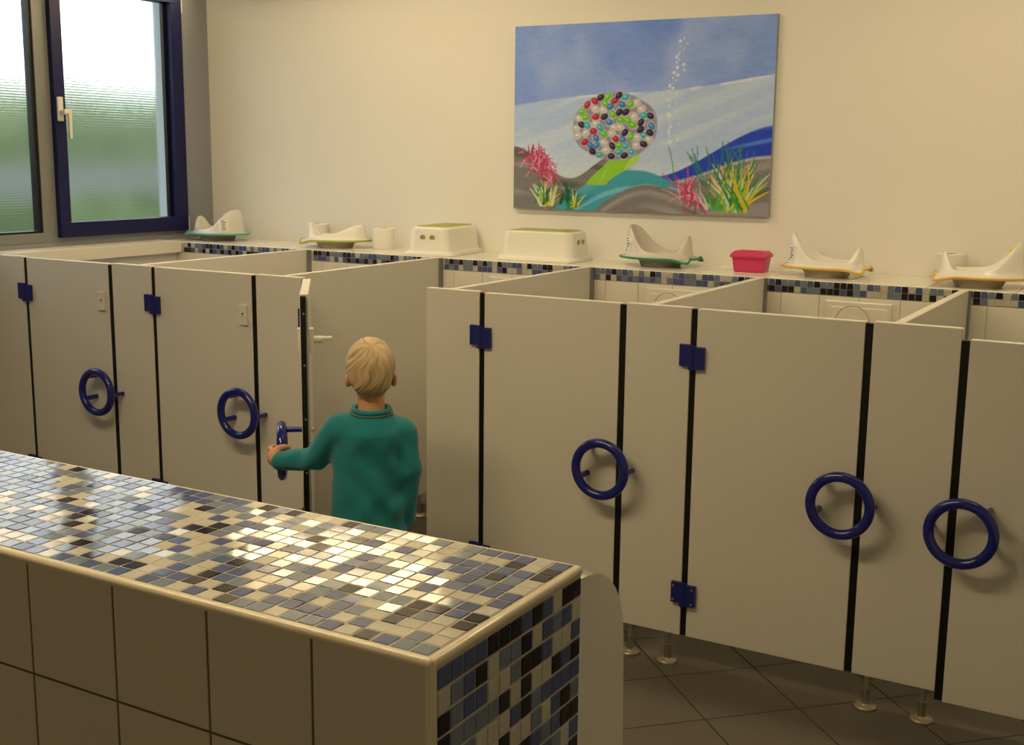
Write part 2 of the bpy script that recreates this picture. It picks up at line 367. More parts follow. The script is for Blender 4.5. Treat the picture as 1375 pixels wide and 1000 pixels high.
wlf = MB(); wlf.box(-0.66, 0.66, -0.075, -0.035, 0, 0.012); wlf.box(-0.66, 0.66, -0.075, -0.035, 0.098, 0.11); wlf.box(-0.66, -0.648, -0.075, -0.035, 0.012, 0.098); wlf.box(0.648, 0.66, -0.075, -0.035, 0.012, 0.098)
obj('rim', wlf, M_LHOUS, wlmp)
obj('diffuser', MB().box(-0.648, 0.648, -0.068, -0.036, 0.012, 0.098), lamp_mat('wall_lamp_light', L_WALL), wlmp)
# ------------------------------------------------------------------ mosaic half wall in the foreground
BX, BY0, BY1, BZ = 0.5805, -2.1304, -1.6757, 0.924
BXL = -1.75
blk = thing('tiled_half_wall', 'low wall topped with blue and cream mosaic, cream tiles on its front', 'half wall', ((BX+BXL)/2, (BY0+BY1)/2, 0))
off = Vector((-(BX+BXL)/2, -(BY0+BY1)/2, 0))
def bobj(name, mb, m, bevel=0.0, seg=2, smooth=None):
    o = obj(name, mb, m, blk, bevel, seg, smooth); o.location = off; return o
bobj('core', MB().box(BXL, BX-0.0022, BY0+0.0022, BY1-0.004, 0, BZ-0.0014), M_GROUT)
bobj('front_grout', MB().box(BXL, BX-0.012, BY0+0.0018, BY0+0.0060, 0, BZ-0.012), M_DGROUT)
TR = 0.0085                                    # edge trim radius
def trim(pts): return MB().tube(pts, TR, 16)
e = TR*0.9
bobj('edge_trim', trim([(BXL, BY0+e, BZ-e), (BX-e, BY0+e, BZ-e)]), M_TRIM, smooth=40)
bobj('edge_trim', trim([(BX-e, BY0+e, BZ-e), (BX-e, BY1-0.004, BZ-e)]), M_TRIM, smooth=40)
bobj('edge_trim', trim([(BX-e, BY0+e, BZ-e), (BX-e, BY0+e, 0)]), M_TRIM, smooth=40)
cb = MB().lathe([(0.0001, TR*1.08), (TR*0.6, TR*0.9), (TR*0.95, TR*0.5), (TR*1.08, 0), (TR*0.95, -TR*0.5), (TR*0.6, -TR*0.9), (0.0001, -TR*1.08)], 16, (BX-e, BY0+e, BZ-e))
bobj('corner_cap', cb, M_TRIM, smooth=60)
bobj('edge_strip', MB().box(BXL, BX-0.012, BY1-0.004, BY1, BZ-0.03, BZ-0.001), M_TRIM)
MT = 0.0337                                    # mosaic pitch
y_a = BY0+0.0155; npy = 13; MTY = (BY1-0.004-y_a)/npy
MTZ = 0.0352
mos_me = {k: tile_mesh('mosaic_tile_big_'+n, MT-0.0028, MTY-0.0028, 0.0075, 0.0013, MOS[k]) for k, n in (('C','cream'),('M','mid'),('L','slate'),('D','navy'))}
FACE = ['MMMMDDDMDMCDD', 'CLMDCLLDCMLMC', 'DLMMCCLDDMCCM', 'DLLLLDCDCCDMD', 'MLLCCCMDLMMMM', 'LMLMCDCCLCMDL', 'DMCLMLMDMLMDD', 'CDMLCMLCDMLCM']
TOPR = ['LCLCLDDLLMCMLL', 'MMLMCCCCMLDLMM', 'CDCMCDLDMCCMML', 'DCCLLDCLCLDCCM']   # a few rows by the near right corner
tiles = []
Cc = Vector(CAM)
def parea(c, u, v):
    q = [px(Vector(c)+u*a+v*b) for a, b in ((-.5,-.5),(.5,-.5),(.5,.5),(-.5,.5))]
    cx_ = sum(p[0] for p in q)/4; cy_ = sum(p[1] for p in q)/4
    A = 0.5*abs(sum(q[i][0]*q[(i+1) % 4][1]-q[(i+1) % 4][0]*q[i][1] for i in range(4)))
    return A if (-6 < cx_ < 1381 and -6 < cy_ < 1006) else 0
x_r = BX-0.0155
for j in range(npy):
    for i in range(68):
        xc = x_r-(i+0.5)*MT; yc = y_a+(j+0.5)*MTY
        if xc < BXL+0.02: break
        ch = pick((0.27, 0.29, 0.27, 0.17))
        Mx = Matrix.Translation((xc, yc, BZ-0.0078)) @ Matrix.Rotation(random.gauss(0.014, .011), 4, 'X') @ Matrix.Rotation(random.gauss(0, .011), 4, 'Y')
        tiles.append((parea((xc, yc, BZ), Vector((MT,0,0)), Vector((0,MTY,0))), Mx, ch))
for r_ in range(25):
    for j in range(npy):
        zc = BZ-0.0165-(r_+0.5)*MTZ; yc = y_a+(j+0.5)*MTY
        if zc < 0.03: continue
        ch = FACE[r_][j] if r_ < len(FACE) else pick()
        Mx = Matrix.Translation((BX-0.0078, yc, zc)) @ Matrix.Rotation(PI/2, 4, 'Y') @ Matrix.Rotation(random.gauss(0, .006), 4, 'X')
        tiles.append((parea((BX, yc, zc), Vector((0,MTY,0)), Vector((0,0,MTZ))), Mx, ch))
tiles.sort(key=lambda t: -t[0])
for A, Mx, ch in tiles[:300]:
    o = bpy.data.objects.new('mosaic_tile', mos_me[ch]); COL.objects.link(o); o.parent = blk; o.matrix_local = Matrix.Translation(off) @ Mx
r_ = join_tiles('mosaic_rest', mos_me, [(Matrix.Translation(off) @ Mx, ch) for A, Mx, ch in tiles[300:]], blk)
BT = 0.2056
ft = tile_mesh('front_tile', BT-0.0045, BT-0.0045, 0.0075, 0.0014, M_BTILE)
for i in range(11):
    for k in range(5):
        xc = 0.5735-(i+0.5)*BT+0.002; zc = BZ-0.0075-(k+0.5)*BT
        if xc-BT/2 < BXL or zc-BT/2 < -0.15: continue
        if zc-BT/2 < 0: continue
        inst('front_tile', ft, blk, Vector((xc, BY0+0.0078, zc))+off, (PI/2, 0, 0))

# white rounded screen on the far side of the half wall
pr = [(BY1+0.001, 0.20), (BY1+0.001, 0.893), (-1.645, 0.8905), (-1.615, 0.884), (-1.590, 0.873), (-1.565, 0.857), (-1.542, 0.835), (-1.524, 0.808), (-1.512, 0.778), (-1.506, 0.742), (-1.503, 0.70), (-1.496, 0.55), (-1.490, 0.40)]
for k in range(6):
    a = -PI/2*k/5; pr.append((-1.565+0.075*math.cos(a), 0.275+0.075*math.sin(a)))
n = len(pr); sm_ = MB()
sm_.add([(0.578, y, z) for y, z in pr]+[(0.552, y, z) for y, z in pr], [tuple(range(n)), tuple(range(2*n-1, n-1, -1))]+[(i, (i+1) % n, n+(i+1) % n, n+i) for i in range(n)])
scr = obj('ceramic_screen', sm_, M_CER, bevel=0.008, seg=3, smooth=50)
tag(scr, 'white rounded ceramic screen fixed behind the end of the mosaic wall', 'screen')

# ------------------------------------------------------------------ cubicle panels, doors
PT = 0.028
GP = 'cream cubicle panels'
RIB = {}
def guard(name, xc, w_, y0, y1, z0, z1, parent, ribs=True):
    """black ribbed finger guard profile"""
    m = MB(); m.box(xc-w_/2, xc+w_/2, y0+0.0015, y1, z0, z1)
    if ribs:
        nz = int((z1-z0)/0.0085)
        for k in range(nz):
            z = z0+(k+0.5)*(z1-z0)/nz
            m.box(xc-w_*0.10, xc+w_*0.28, y0, y0+0.002, z-0.0022, z+0.0022)
    return obj(name, m, M_RUB, parent)
foot_prof = [(0.0001, 0.0), (0.033, 0.0), (0.034, 0.004), (0.031, 0.009), (0.018, 0.0115), (0.0135, 0.014), (0.0001, 0.014)]
foot_me = MB().lathe(foot_prof, 28).mesh('flange', smooth=True); foot_me.materials.append(M_FOOT)
tube_me = MB().lathe([(0.0001, 0.012), (0.0118, 0.012), (0.0118, 0.056), (0.0124, 0.057), (0.0124, 0.060), (0.0104, 0.061), (0.0104, GAP), (0.0001, GAP)], 20).mesh('foot_tube'); tube_me.materials.append(M_STEEL)
smooth_angle(type('T', (), {'data': tube_me})(), 40)
def fixed(x0, x1, feet, label):
    t = thing('cubicle_panel', label, 'panel', ((x0+x1)/2, 0.014, 0), 0, GP)
    ox = -(x0+x1)/2
    obj('panel_board', MB().box(x0+ox, x1+ox, -0.014, 0.014, GAP, ZT), M_PANEL, t, 0.0015, 1)
    for fx in feet:
        f = inst('foot', tube_me, t, (fx+ox, 0, 0)); inst('flange', foot_me, f, (0, 0, 0))
    return t
H = {1: -2.945, 2: -2.183, 3: -1.415, 4: -0.648, 5: 0.108}
Lt = {1: -2.426, 2: -1.655, 3: -0.895, 4: -0.129, 5: 0.632}
HW, LW = 0.010, 0.0112
fixed(XL+0.002, H[1]-HW, [-3.05], 'narrow cream cubicle panel beside the window wall')
fixed(Lt[1]+LW, H[2]-HW, [-2.37, -2.24], 'narrow cream cubicle panel between the two leftmost doors')
fixed(Lt[2]+LW, H[3]-HW, [-1.60, -1.47], 'narrow cream cubicle panel just behind the open door')
fixed(-0.873, H[4]-HW, [-0.82, -0.70], 'cream cubicle panel right of the child, beside the open doorway')
fixed(Lt[4]+LW, H[5]-HW, [-0.078, 0.054], 'narrow cream cubicle panel whose metal feet show just right of the white screen')
fixed(Lt[5]+LW, 0.892-LW, [0.687, 0.849], 'narrow cream cubicle panel between the two rightmost ring handles')

def ring_mesh(R_, r, n=64, k=16):
    m = MB(); P = [(R_*math.cos(2*PI*i/n), 0, R_*math.sin(2*PI*i/n)) for i in range(n)]
    m.tube(P, r, k, closed=True); return m.mesh('ring_handle', smooth=True)
RM = ring_mesh(0.085, 0.0150); RM.materials.append(M_BLUE)
SO = 0.067                                    # ring stands off the door
peg_me = MB().lathe([(0.0095, 0), (0.0095, SO), (0.0105, SO), (0.0105, 0.0)], 16).mesh('peg', smooth=False)
pm = MB(); pm.tube([(0,0,0), (0, SO, 0)], 0.0100, 16); peg_me = pm.mesh('peg'); peg_me.materials.append(M_BLUE); smooth_angle(type('T', (), {'data': peg_me})(), 40)
pm = MB(); pm.tube([(0,0,0), (0, SO-0.004, 0)], 0.0085, 16); stop_me = pm.mesh('stop_peg'); stop_me.materials.append(M_BLUE); smooth_angle(type('T', (), {'data': stop_me})(), 40)

def hinge(parent, xh, zc, screws):
    h = MB(); h.tube([(xh, -0.010, zc-0.040), (xh, -0.010, zc+0.036)], 0.0115, 16)
    o = obj('hinge', h, M_BLUE2, parent, smooth=40)
    obj('hinge_leaf', MB().box(xh-0.040, xh-0.004, -0.014, -0.0005, zc-0.031, zc+0.037), M_BLUE2, o, 0.002)
    obj('hinge_leaf', MB().box(xh+0.004, xh+0.040, -0.016, -0.0005, zc-0.038, zc+0.031), M_BLUE2, o, 0.002)
    if screws:
        for dx, dz in ((-0.031, 0.026), (-0.031, -0.020), (0.031, 0.020), (0.031, -0.028)):
            obj('screw', MB().tube([(xh+dx, -0.018, zc+dz), (xh+dx, -0.013, zc+dz)], 0.0042, 12), M_STEEL, o)
def lock(parent, x, outside=True, inside=False):
    o = obj('lock_plate', MB().box(x-0.021, x+0.021, -0.010, 0.0, 0.957, 1.035), M_WPL, parent, 0.002)
    obj('lock_slot', MB().tube([(x, -0.0106, 1.000), (x, -0.009, 1.000)], 0.0042, 12), M_RUB, o)
    sl = MB()
    for k in range(7):
        a = math.radians(20+k*130/6); sl.box(x-0.012+0.012-0.012*math.cos(a)-0.0009, x-0.012*math.cos(a)+0.0009, -0.0104, -0.009, 0.984+0.008*math.sin(a)-0.0009, 0.984+0.008*math.sin(a)+0.0009)
    obj('lock_mark', sl, M_INK, o)
    if inside:
        q = obj('lock_plate', MB().box(x-0.024, x+0.024, PT, PT+0.014, 0.955, 1.035), M_WPL, parent, 0.002)
        obj('thumb_turn', MB().tube([(x-0.004, PT+0.014, 0.996), (x-0.004, PT+0.042, 0.996)], 0.0125, 16), M_WPL, q, smooth=40)
        obj('thumb_lever', MB().tube([(x-0.004, PT+0.042, 1.000), (x-0.004, PT+0.074, 1.000)], 0.0070, 14), M_WPL, q, smooth=40)
        obj('lock_slot', MB().tube([(x-0.0168, PT+0.028, 0.996), (x-0.0155, PT+0.028, 0.996)], 0.0016, 8), M_RUB, q)
def door(k, xh, width, label, opened=0.0, has_lock=False, mirror=False, dz=0.0, bottom_screws=False):
    """local origin at the hinge line, leaf along +x (or -x when mirrored), outer face at y = 0"""
    t = thing('cubicle_door', label, 'door', (xh, 0, dz), -opened, 'cream cubicle doors')
    sg = -1 if mirror else 1
    a, b = HW, width-LW
    x0, x1 = (a, b) if not mirror else (-b, -a)
    obj('door_leaf', MB().box(x0, x1, 0, PT, GAP, ZT-0.002), M_PANEL, t, 0.0015, 1)
    guard('finger_guard', 0, 2*HW, 0.003, PT-0.004, GAP+0.002, ZT-0.004, t)
    g_ = guard('finger_guard', sg*width, 2*LW, 0.001, PT-0.008, GAP+0.002, ZT-0.006, t, mirror or k == 5)
    for z in (0.20, 0.36, 0.56, 0.74, 0.92, 1.09):
        obj('guard_screw', MB().tube([(sg*(width+LW-0.001), 0.013, z), (sg*(width+LW+0.0012), 0.013, z)], 0.0034, 10), M_STEEL, g_)
    for z in (1.004, 0.245): hinge(t, 0, z, bottom_screws and z < 0.5)
    if has_lock: lock(t, sg*(width-0.050), True, opened > 0)
    xr = sg*(width-0.036); zr = 0.6255-dz*0.0
    rh = inst('ring_handle', RM, t, (xr, -SO, zr))
    for an in (137, 205):
        aa = math.radians(an); inst('peg', peg_me, rh, (sg*0.085*math.cos(aa), 0, 0.085*math.sin(aa)))
    inst('stop_peg', stop_me, rh, (sg*0.085*math.cos(0.07), 0, -0.085*math.sin(0.07)))
    for an in (137, 205):
        aa = math.radians(an)
        obj('peg_nut', MB().tube([(xr+sg*0.085*math.cos(aa), PT, zr+0.085*math.sin(aa)), (xr+sg*0.085*math.cos(aa), PT+0.007, zr+0.085*math.sin(aa))], 0.009, 6), M_STEEL, t)
    return t
W_ = 0.5195
D3A = math.radians(51.5)
door(1, H[1], Lt[1]-H[1], 'cream cubicle door with blue ring, leftmost, nearest the window', has_lock=True, dz=-0.001)
door(2, H[2], Lt[2]-H[2], 'cream cubicle door with blue ring and lock plate, left of the open door', has_lock=True)
door(3, H[3], W_, 'open cream cubicle door whose blue ring the child holds', opened=D3A, has_lock=True)
door(4, H[4], Lt[4]-H[4], 'cream cubicle door with blue ring, first one right of the child', dz=-0.001)
door(5, H[5], Lt[5]-H[5], 'cream cubicle door with screwed blue lower hinge, second door from the right edge', bottom_screws=True)
door(6, 0.892+0.525, 0.525, 'cream cubicle door at right edge, ring mounted at its left side', mirror=True, dz=-0.027)
fixed(0.892+0.525+HW, 1.78, [], 'narrow cream cubicle panel beyond the rightmost door') if False else None

# dividing walls between cubicles
DIV = {0: (-2.259, 'cream dividing wall between the first and second cubicle from the window'),
       1: (-1.510, 'cream dividing wall at the left of the open cubicle'),
       2: (-0.762, 'cream dividing wall behind the child, right of the open cubicle'),
       3: (-0.023, 'cream dividing wall running back below the pink box'),
       4: (0.719, 'cream dividing wall at the right, ending below the duck seat')}
for k, (x, lab) in DIV.items():
    t = thing('dividing_wall', lab, 'partition', (x-0.010, 0.55, 0), 0, 'cubicle dividing walls')
    obj('panel_board', MB().box(-0.014, 0.014, 0.029-0.55, YD-0.014-0.55, GAP, ZT+0.001), M_PANEL, t, 0.0015, 1)
    ch = MB(); ch.box(-0.020, -0.014, YD-0.03-0.55, YD-0.0005-0.55, GAP, ZT-0.003); ch.box(0.014, 0.020, YD-0.03-0.55, YD-0.0005-0.55, GAP, ZT-0.003); ch.box(-0.014, 0.014, YD-0.014-0.55, YD-0.0005-0.55, GAP, ZT-0.003)
    obj('wall_channel', ch, M_ALU, t)
    f = inst('foot', tube_me, t, (0, 0.9-0.55, 0)); inst('flange', foot_me, f, (0, 0, 0))

# flush plates on the ledge tiles
for k, (x, lab) in {2: (-1.138, 'white flush plate in the cubicle right of the child'), 3: (-0.398, 'white flush plate below the milky green-rimmed seat'), 4: (0.338, 'white flush plate below the yellow-rimmed seat')}.items():
    t = thing('flush_plate', lab, 'flush plate', (x, YD, 1.005), 0, 'cubicle flush plates')
    obj('plate', MB().box(-0.121, 0.121, -0.010, 0.0005, -0.085, 0.077), M_WTILE, t, 0.004)
    obj('inner_plate', MB().box(-0.100, 0.108, -0.013, -0.009, -0.075, 0.056), M_WTILE, t, 0.002)
    bt_ = MB().lathe([(0.0001, 0.004), (0.060, 0.004), (0.062, 0.0), (0.062, -0.002)], 40)
    o = obj('button', bt_, M_WTILE, t, smooth=40); o.location = (-0.018, -0.013, -0.002); o.rotation_euler = (PI/2, 0, 0)
    rg = MB().tube([(0.0635*math.cos(2*PI*i/48)-0.018, -0.0128, 0.0635*math.sin(2*PI*i/48)-0.002) for i in range(48)], 0.0016, 6, closed=True)
    obj('button_gap', rg, M_SKIRT, t)
# ------------------------------------------------------------------ things on the shelf
ZS = 1.1520
def toilet_roll(x, y, label, r=0.055, h=0.10):
    t = thing('toilet_roll', label, 'toilet roll', (x, y, ZS), 0, 'toilet rolls on the shelf')
    obj('paper', MB().lathe([(0.022, 0.0), (r-0.002, 0.0), (r, 0.003), (r, h-0.003), (r-0.003, h), (0.022, h)], 40), M_PAPER, t, smooth=40)
    obj('core', MB().lathe([(0.0225, 0.0005), (0.0225, h-0.001), (0.021, h-0.001), (0.021, 0.0005), (0.0225, 0.0005)], 32), M_CARD, t, smooth=40)
    return t
def step_stool(x, y, rz, label):
    t = thing('step_stool', label, 'step stool', (x, y, ZS), rz, 'step stools on the shelf')
    def rr(a, b, r, z, n=8):
        P = []
        for (cx_, cy_, a0) in ((a-r, b-r, 0), (-a+r, b-r, 90), (-a+r, -b+r, 180), (a-r, -b+r, 270)):
            for k in range(n+1):
                an = math.radians(a0+90*k/n); P.append((cx_+r*math.cos(an), cy_+r*math.sin(an), z))
        return P
    prof = [(0.190, 0.122, 0.05, 0.0), (0.192, 0.124, 0.05, 0.004), (0.188, 0.120, 0.05, 0.014), (0.178, 0.110, 0.045, 0.018), (0.174, 0.106, 0.044, 0.024), (0.166, 0.098, 0.042, 0.110), (0.162, 0.094, 0.040, 0.121), (0.153, 0.085, 0.036, 0.127), (0.140, 0.073, 0.03, 0.128)]
    L_ = [rr(a, b, r, z) for a, b, r, z in prof]
    m = MB(); n = len(L_[0])
    m.add([p for l in L_ for p in l], [(i*n+k, i*n+(k+1) % n, (i+1)*n+(k+1) % n, (i+1)*n+k) for i in range(len(L_)-1) for k in range(n)]+[tuple((len(L_)-1)*n+k for k in range(n))])
    obj('body', m, M_STOOLW, t, smooth=35)
    g = MB(); A = rr(0.146, 0.079, 0.032, 0.1275); B = rr(0.144, 0.077, 0.031, 0.1305)
    g.add(A+B, [(k, (k+1) % n, n+(k+1) % n, n+k) for k in range(n)]+[tuple(n+k for k in range(n))])
    mt_ = obj('anti_slip_mat', g, M_STOOLG, t, smooth=35)
    st_ = MB()
    for i in range(21):
        for j in range(11):
            x_, y_ = -0.13+i*0.013, -0.065+j*0.013
            st_.add([(x_-.003,y_-.003,.1304),(x_+.003,y_-.003,.1304),(x_+.003,y_+.003,.1304),(x_-.003,y_+.003,.1304),(x_-.002,y_-.002,.1325),(x_+.002,y_-.002,.1325),(x_+.002,y_+.002,.1325),(x_-.002,y_+.002,.1325)], [(0,1,5,4),(1,2,6,5),(2,3,7,6),(3,0,4,7),(4,5,6,7)])
    o = obj('mat_studs', st_, M_STOOLG, mt_); o['kind'] = 'stuff'
    for sx in (-1, 1):
        for sy in (-0.024, 0.024):
            q = obj('grip_hole', MB().tube([(sx*0.1672, sy, 0.081), (sx*0.1705, sy, 0.0805)], 0.0135, 20), M_HOLE, t)
    return t
def child_seat(x, y, rz, label, plastic, rim, skirt=None, tall=0.105, small=0.062, sticker=None, duck=False, wide=1.0):
    """child's toilet seat: long axis x, tall splash back at -x, small guard at +x"""
    t = thing('child_toilet_seat', label, 'toilet seat', (x, y, ZS), rz, "children's toilet seats on the shelf")
    n = 72; z0 = 0.040
    def gauss(d, s): return math.exp(-(d/s)**2)
    rows = []; tops = []
    for k in range(n):
        p = 2*PI*k/n; c, s = math.cos(p), math.sin(p)
        db = PI-abs(p-PI) if False else abs((p-PI+PI) % (2*PI)-PI)     # distance from -x direction
        df = abs((p+PI) % (2*PI)-PI)
        hb = tall*math.exp(-abs(db/wide)**3.2); hf = small*math.exp(-abs(df/0.46)**3); hgt = hb+hf
        ao, bo = 0.165, 0.128                                          # outer oval
        ai, bi = 0.078, 0.060                                          # hole
        cx_ = 0.008
        def pt(f_, z): return ((ai+(ao-ai)*f_)*c+(cx_ if f_ < 1 else 0)*(1-f_), (bi+(bo-bi)*f_)*s, z)
        cr = 0.56+0.06*gauss(db, 0.9)+0.06*gauss(df, 0.45)
        rows.append([pt(0.0, z0-0.022), pt(-0.02, z0-0.006), pt(0.02, z0+0.006+0.12*hgt), pt(cr*0.40, z0+0.012+0.26*hgt), pt(cr*0.68, z0+0.017+0.66*hgt), pt(cr*0.84, z0+0.020+0.93*hgt), pt(cr*0.93, z0+0.021+hgt), pt(cr+0.03, z0+0.019+0.975*hgt), pt(cr+0.09, z0+0.014+0.84*hgt), pt(cr+0.145, z0+0.009+0.36*hgt), pt(0.79, z0+0.005+0.03*hgt), pt(0.98, z0+0.001), pt(0.99, z0-0.005), pt(0.90, z0-0.006)])
    rows.append(rows[0])
    m = MB(); m.grid(rows); me = m.mesh('seat_shell'); bm = bmesh.new(); bm.from_mesh(me); bmesh.ops.remove_doubles(bm, verts=bm.verts, dist=1e-5); bmesh.ops.recalc_face_normals(bm, faces=bm.faces); bm.to_mesh(me); bm.free()
    sh = obj('seat_shell', me, plastic, t, smooth=70)
    # coloured rim with two handle loops towards the small guard
    P = []
    for k in range(96):
        p = 2*PI*k/96; c, s = math.cos(p), math.sin(p); df = abs((p+PI) % (2*PI)-PI)
        hl = gauss(df-0.62, 0.22); zz = z0-0.003-0.014*hl+0.010*gauss(df-0.42, 0.10)
        ex = 0.002+0.030*hl
        P.append(((0.165+ex)*c, (0.128+ex*0.7)*s, zz))
    r_ = MB().tube(P, 0.0052, 10, closed=True); obj('rim', r_, rim, t, smooth=60)
    fl = MB(); ins = []
    A = []; B = []
    for k in range(96):
        p = 2*PI*k/96; c, s = math.cos(p), math.sin(p)
        A.append((0.160*c, 0.123*s, z0-0.004)); B.append(P[k])
    fl.grid([A+[A[0]], B+[B[0]]]); o = obj('flange', fl, plastic, t, smooth=60)
    sk = MB(); A = [(0.080*math.cos(2*PI*k/48)+0.01, 0.088*math.sin(2*PI*k/48), 0.0) for k in range(48)]; B = [(0.100*math.cos(2*PI*k/48)+0.01, 0.092*math.sin(2*PI*k/48), z0-0.005) for k in range(48)]
    sk.grid([A+[A[0]], B+[B[0]]]); A2 = [(q[0]*0.92, q[1]*0.92, q[2]) for q in A]; B2 = [(q[0]*0.92, q[1]*0.92, q[2]) for q in B]
    sk.grid([B2+[B2[0]], A2+[A2[0]]]); sk.grid([A2+[A2[0]], A+[A[0]]])
    obj('insert_skirt', sk, skirt or M_SKIRT, t, smooth=60)
    if sticker:
        ph, zz, w_, h_ = sticker                                       # on the outer flank: angle, centre height, size
        # flank point by interpolation of rows
        def flank(p, z):
            k = (p % (2*PI))/(2*PI)*n; i = int(k) % n; f_ = k-int(k)
            A_ = [np.array(q) for q in rows[i]]; B_ = [np.array(q) for q in rows[(i+1) % (n+1)]]
            Q = [a*(1-f_)+b*f_ for a, b in zip(A_, B_)][6:12]
            for a, b in zip(Q[:-1], Q[1:]):
                if b[2] <= z <= a[2]: u = (a[2]-z)/max(1e-6, a[2]-b[2]); return a*(1-u)+b*u
            return Q[0] if z > Q[0][2] else Q[-1]
        def patch(p0, p1, z0_, z1_, off_, nn=6):
            G = []
            for i in range(nn+1):
                row = []
                for j in range(nn+1):
                    p = p0+(p1-p0)*i/nn; z = z0_+(z1_-z0_)*j/nn; q = flank(p, z); e_ = 0.004
                    d1 = flank(p+0.03, z)-flank(p-0.03, z); d2 = flank(p, z+e_)-flank(p, z-e_); nn_ = np.cross(d1, d2); nn_ /= (np.linalg.norm(nn_)+1e-9)
                    if nn_[:2]@q[:2] < 0: nn_ = -nn_
                    row.append(tuple(q+nn_*off_))
                G.append(row)
            return MB().grid(G)
        dp = w_/0.15/2
        s_ = obj('sticker', patch(ph-dp, ph+dp, zz-h_/2, zz+h_/2, 0.0012), M_STICK, sh)
        ik = MB(); rnd = random.Random(int(x*1000))
        for i in range(6):
            zc = zz+h_/2-h_*(i+0.8)/7; a0 = ph-dp*rnd.uniform(.2, .8); a1 = a0+dp*rnd.uniform(.4, 1.0)
            if a1 > ph+dp*0.85: a1 = ph+dp*0.85
            q = patch(a0, a1, zc-h_*0.028, zc+h_*0.028, 0.0018, 3); ik.add(q.v, q.f)
        obj('sticker_print', ik, M_INK, s_)
    if duck:
        # small yellow duck decal inside the tall back
        def inner(p, u):
            k = (p % (2*PI))/(2*PI)*n; i = int(k) % n; Q = [np.array(q) for q in rows[i]]
            t_ = 3+u*3; a = int(t_); f_ = t_-a; return Q[a]*(1-f_)+Q[min(a+1, 6)]*f_
        def dec(p0, u0, rp, ru, m_, nm, off_=0.0025):
            G = []
            for a in np.linspace(0.02, 1, 4):
                row = []
                for k in range(17):
                    an = 2*PI*k/16; p = p0+rp*a*math.cos(an); u = min(0.98, max(0.02, u0+ru*a*math.sin(an))); q = inner(p, u)
                    row.append((q[0]+off_*0.8, q[1]+off_*0.9, q[2]+off_*0.8))
                G.append(row)
            return obj(nm, MB().grid(G), m_, sh)
        d_ = dec(PI+0.52, 0.60, 0.11, 0.14, M_DUCK, 'decal'); dec(PI+0.74, 0.42, 0.09, 0.12, M_DUCK, 'decal'); dec(PI+0.63, 0.48, 0.05, 0.07, M_DUCKO, 'decal', 0.0035)
    return t
YS = YD+0.19
M_TAN = mat('tan_seat_underside', (0.55, 0.49, 0.36), 0.5, noise=0.04)
child_seat(-3.02, YS+0.005, PI, 'grey-white child toilet seat with teal rim, beside the window', M_SEATG, M_TEAL, tall=0.100, small=0.060, sticker=(PI-0.75, 0.082, 0.062, 0.062))
child_seat(-2.24, YS, math.radians(-160), 'low white child toilet seat with lime rim, between two toilet rolls', M_SEATW, M_LIME, M_TAN, tall=0.052, small=0.058, wide=1.25)
child_seat(-0.558, YS+0.02, 0.0, 'milky child toilet seat with green rim and sticker, left of the pink box', M_SEATF, M_GREEN, tall=0.108, small=0.068, sticker=(PI+0.62, 0.085, 0.070, 0.070))
child_seat(0.150, YS, 0.0, 'white child toilet seat with yellow rim, right of the pink box', M_SEATW, M_YEL, M_TAN, tall=0.108, small=0.056, sticker=(PI+0.62, 0.083, 0.060, 0.062))
child_seat(0.735, YS-0.035, PI+0.15, 'white child toilet seat with yellow rim and duck picture at right edge', M_SEATW, M_YEL, M_TAN, tall=0.105, small=0.062, duck=True)
toilet_roll(-2.475, 1.385, 'toilet paper roll half hidden behind the lime-rimmed seat')
toilet_roll(-2.000, 1.300, 'toilet paper roll standing free beside the left step stool')
toilet_roll(0.590, 1.398, 'toilet paper roll behind the duck seat at right')
step_stool(-1.625, 1.262, math.radians(96), 'white step stool with green top, two round holes facing left')
step_stool(-1.085, 1.245, math.radians(3), 'white step stool with green top seen along its long side')
pk = thing('lidded_box', 'small pink plastic box with hinged lid on the shelf', 'box', (-0.148, 1.255, ZS), math.radians(3))
m = MB(); m.add([(-.060,-.042,0),(.060,-.042,0),(.060,.042,0),(-.060,.042,0),(-.068,-.049,.062),(.068,-.049,.062),(.068,.049,.062),(-.068,.049,.062)], [(3,2,1,0),(4,5,6,7),(0,1,5,4),(1,2,6,5),(2,3,7,6),(3,0,4,7)])
obj('body', m, M_PINK, pk, 0.006, 3, 40)
m = MB(); m.add([(-.074,-.055,.058),(.074,-.055,.058),(.074,.055,.058),(-.074,.055,.058),(-.074,-.055,.070),(.074,-.055,.070),(.074,.055,.070),(-.074,.055,.070),(-.060,-.040,.084),(.060,-.040,.084),(.060,.040,.084),(-.060,.040,.084)],
      [(3,2,1,0),(0,1,5,4),(1,2,6,5),(2,3,7,6),(3,0,4,7),(4,5,9,8),(5,6,10,9),(6,7,11,10),(7,4,8,11),(8,9,10,11)])
ld = obj('lid', m, M_PINK, pk, 0.003, 2, 35)
obj('grip_edge', MB().tube([(-0.035+0.07*i/12, -0.030+0.022*math.cos(PI*(i/12-0.5))*-1+0.01, 0.0845) for i in range(13)], 0.0022, 8), M_PINK, ld)

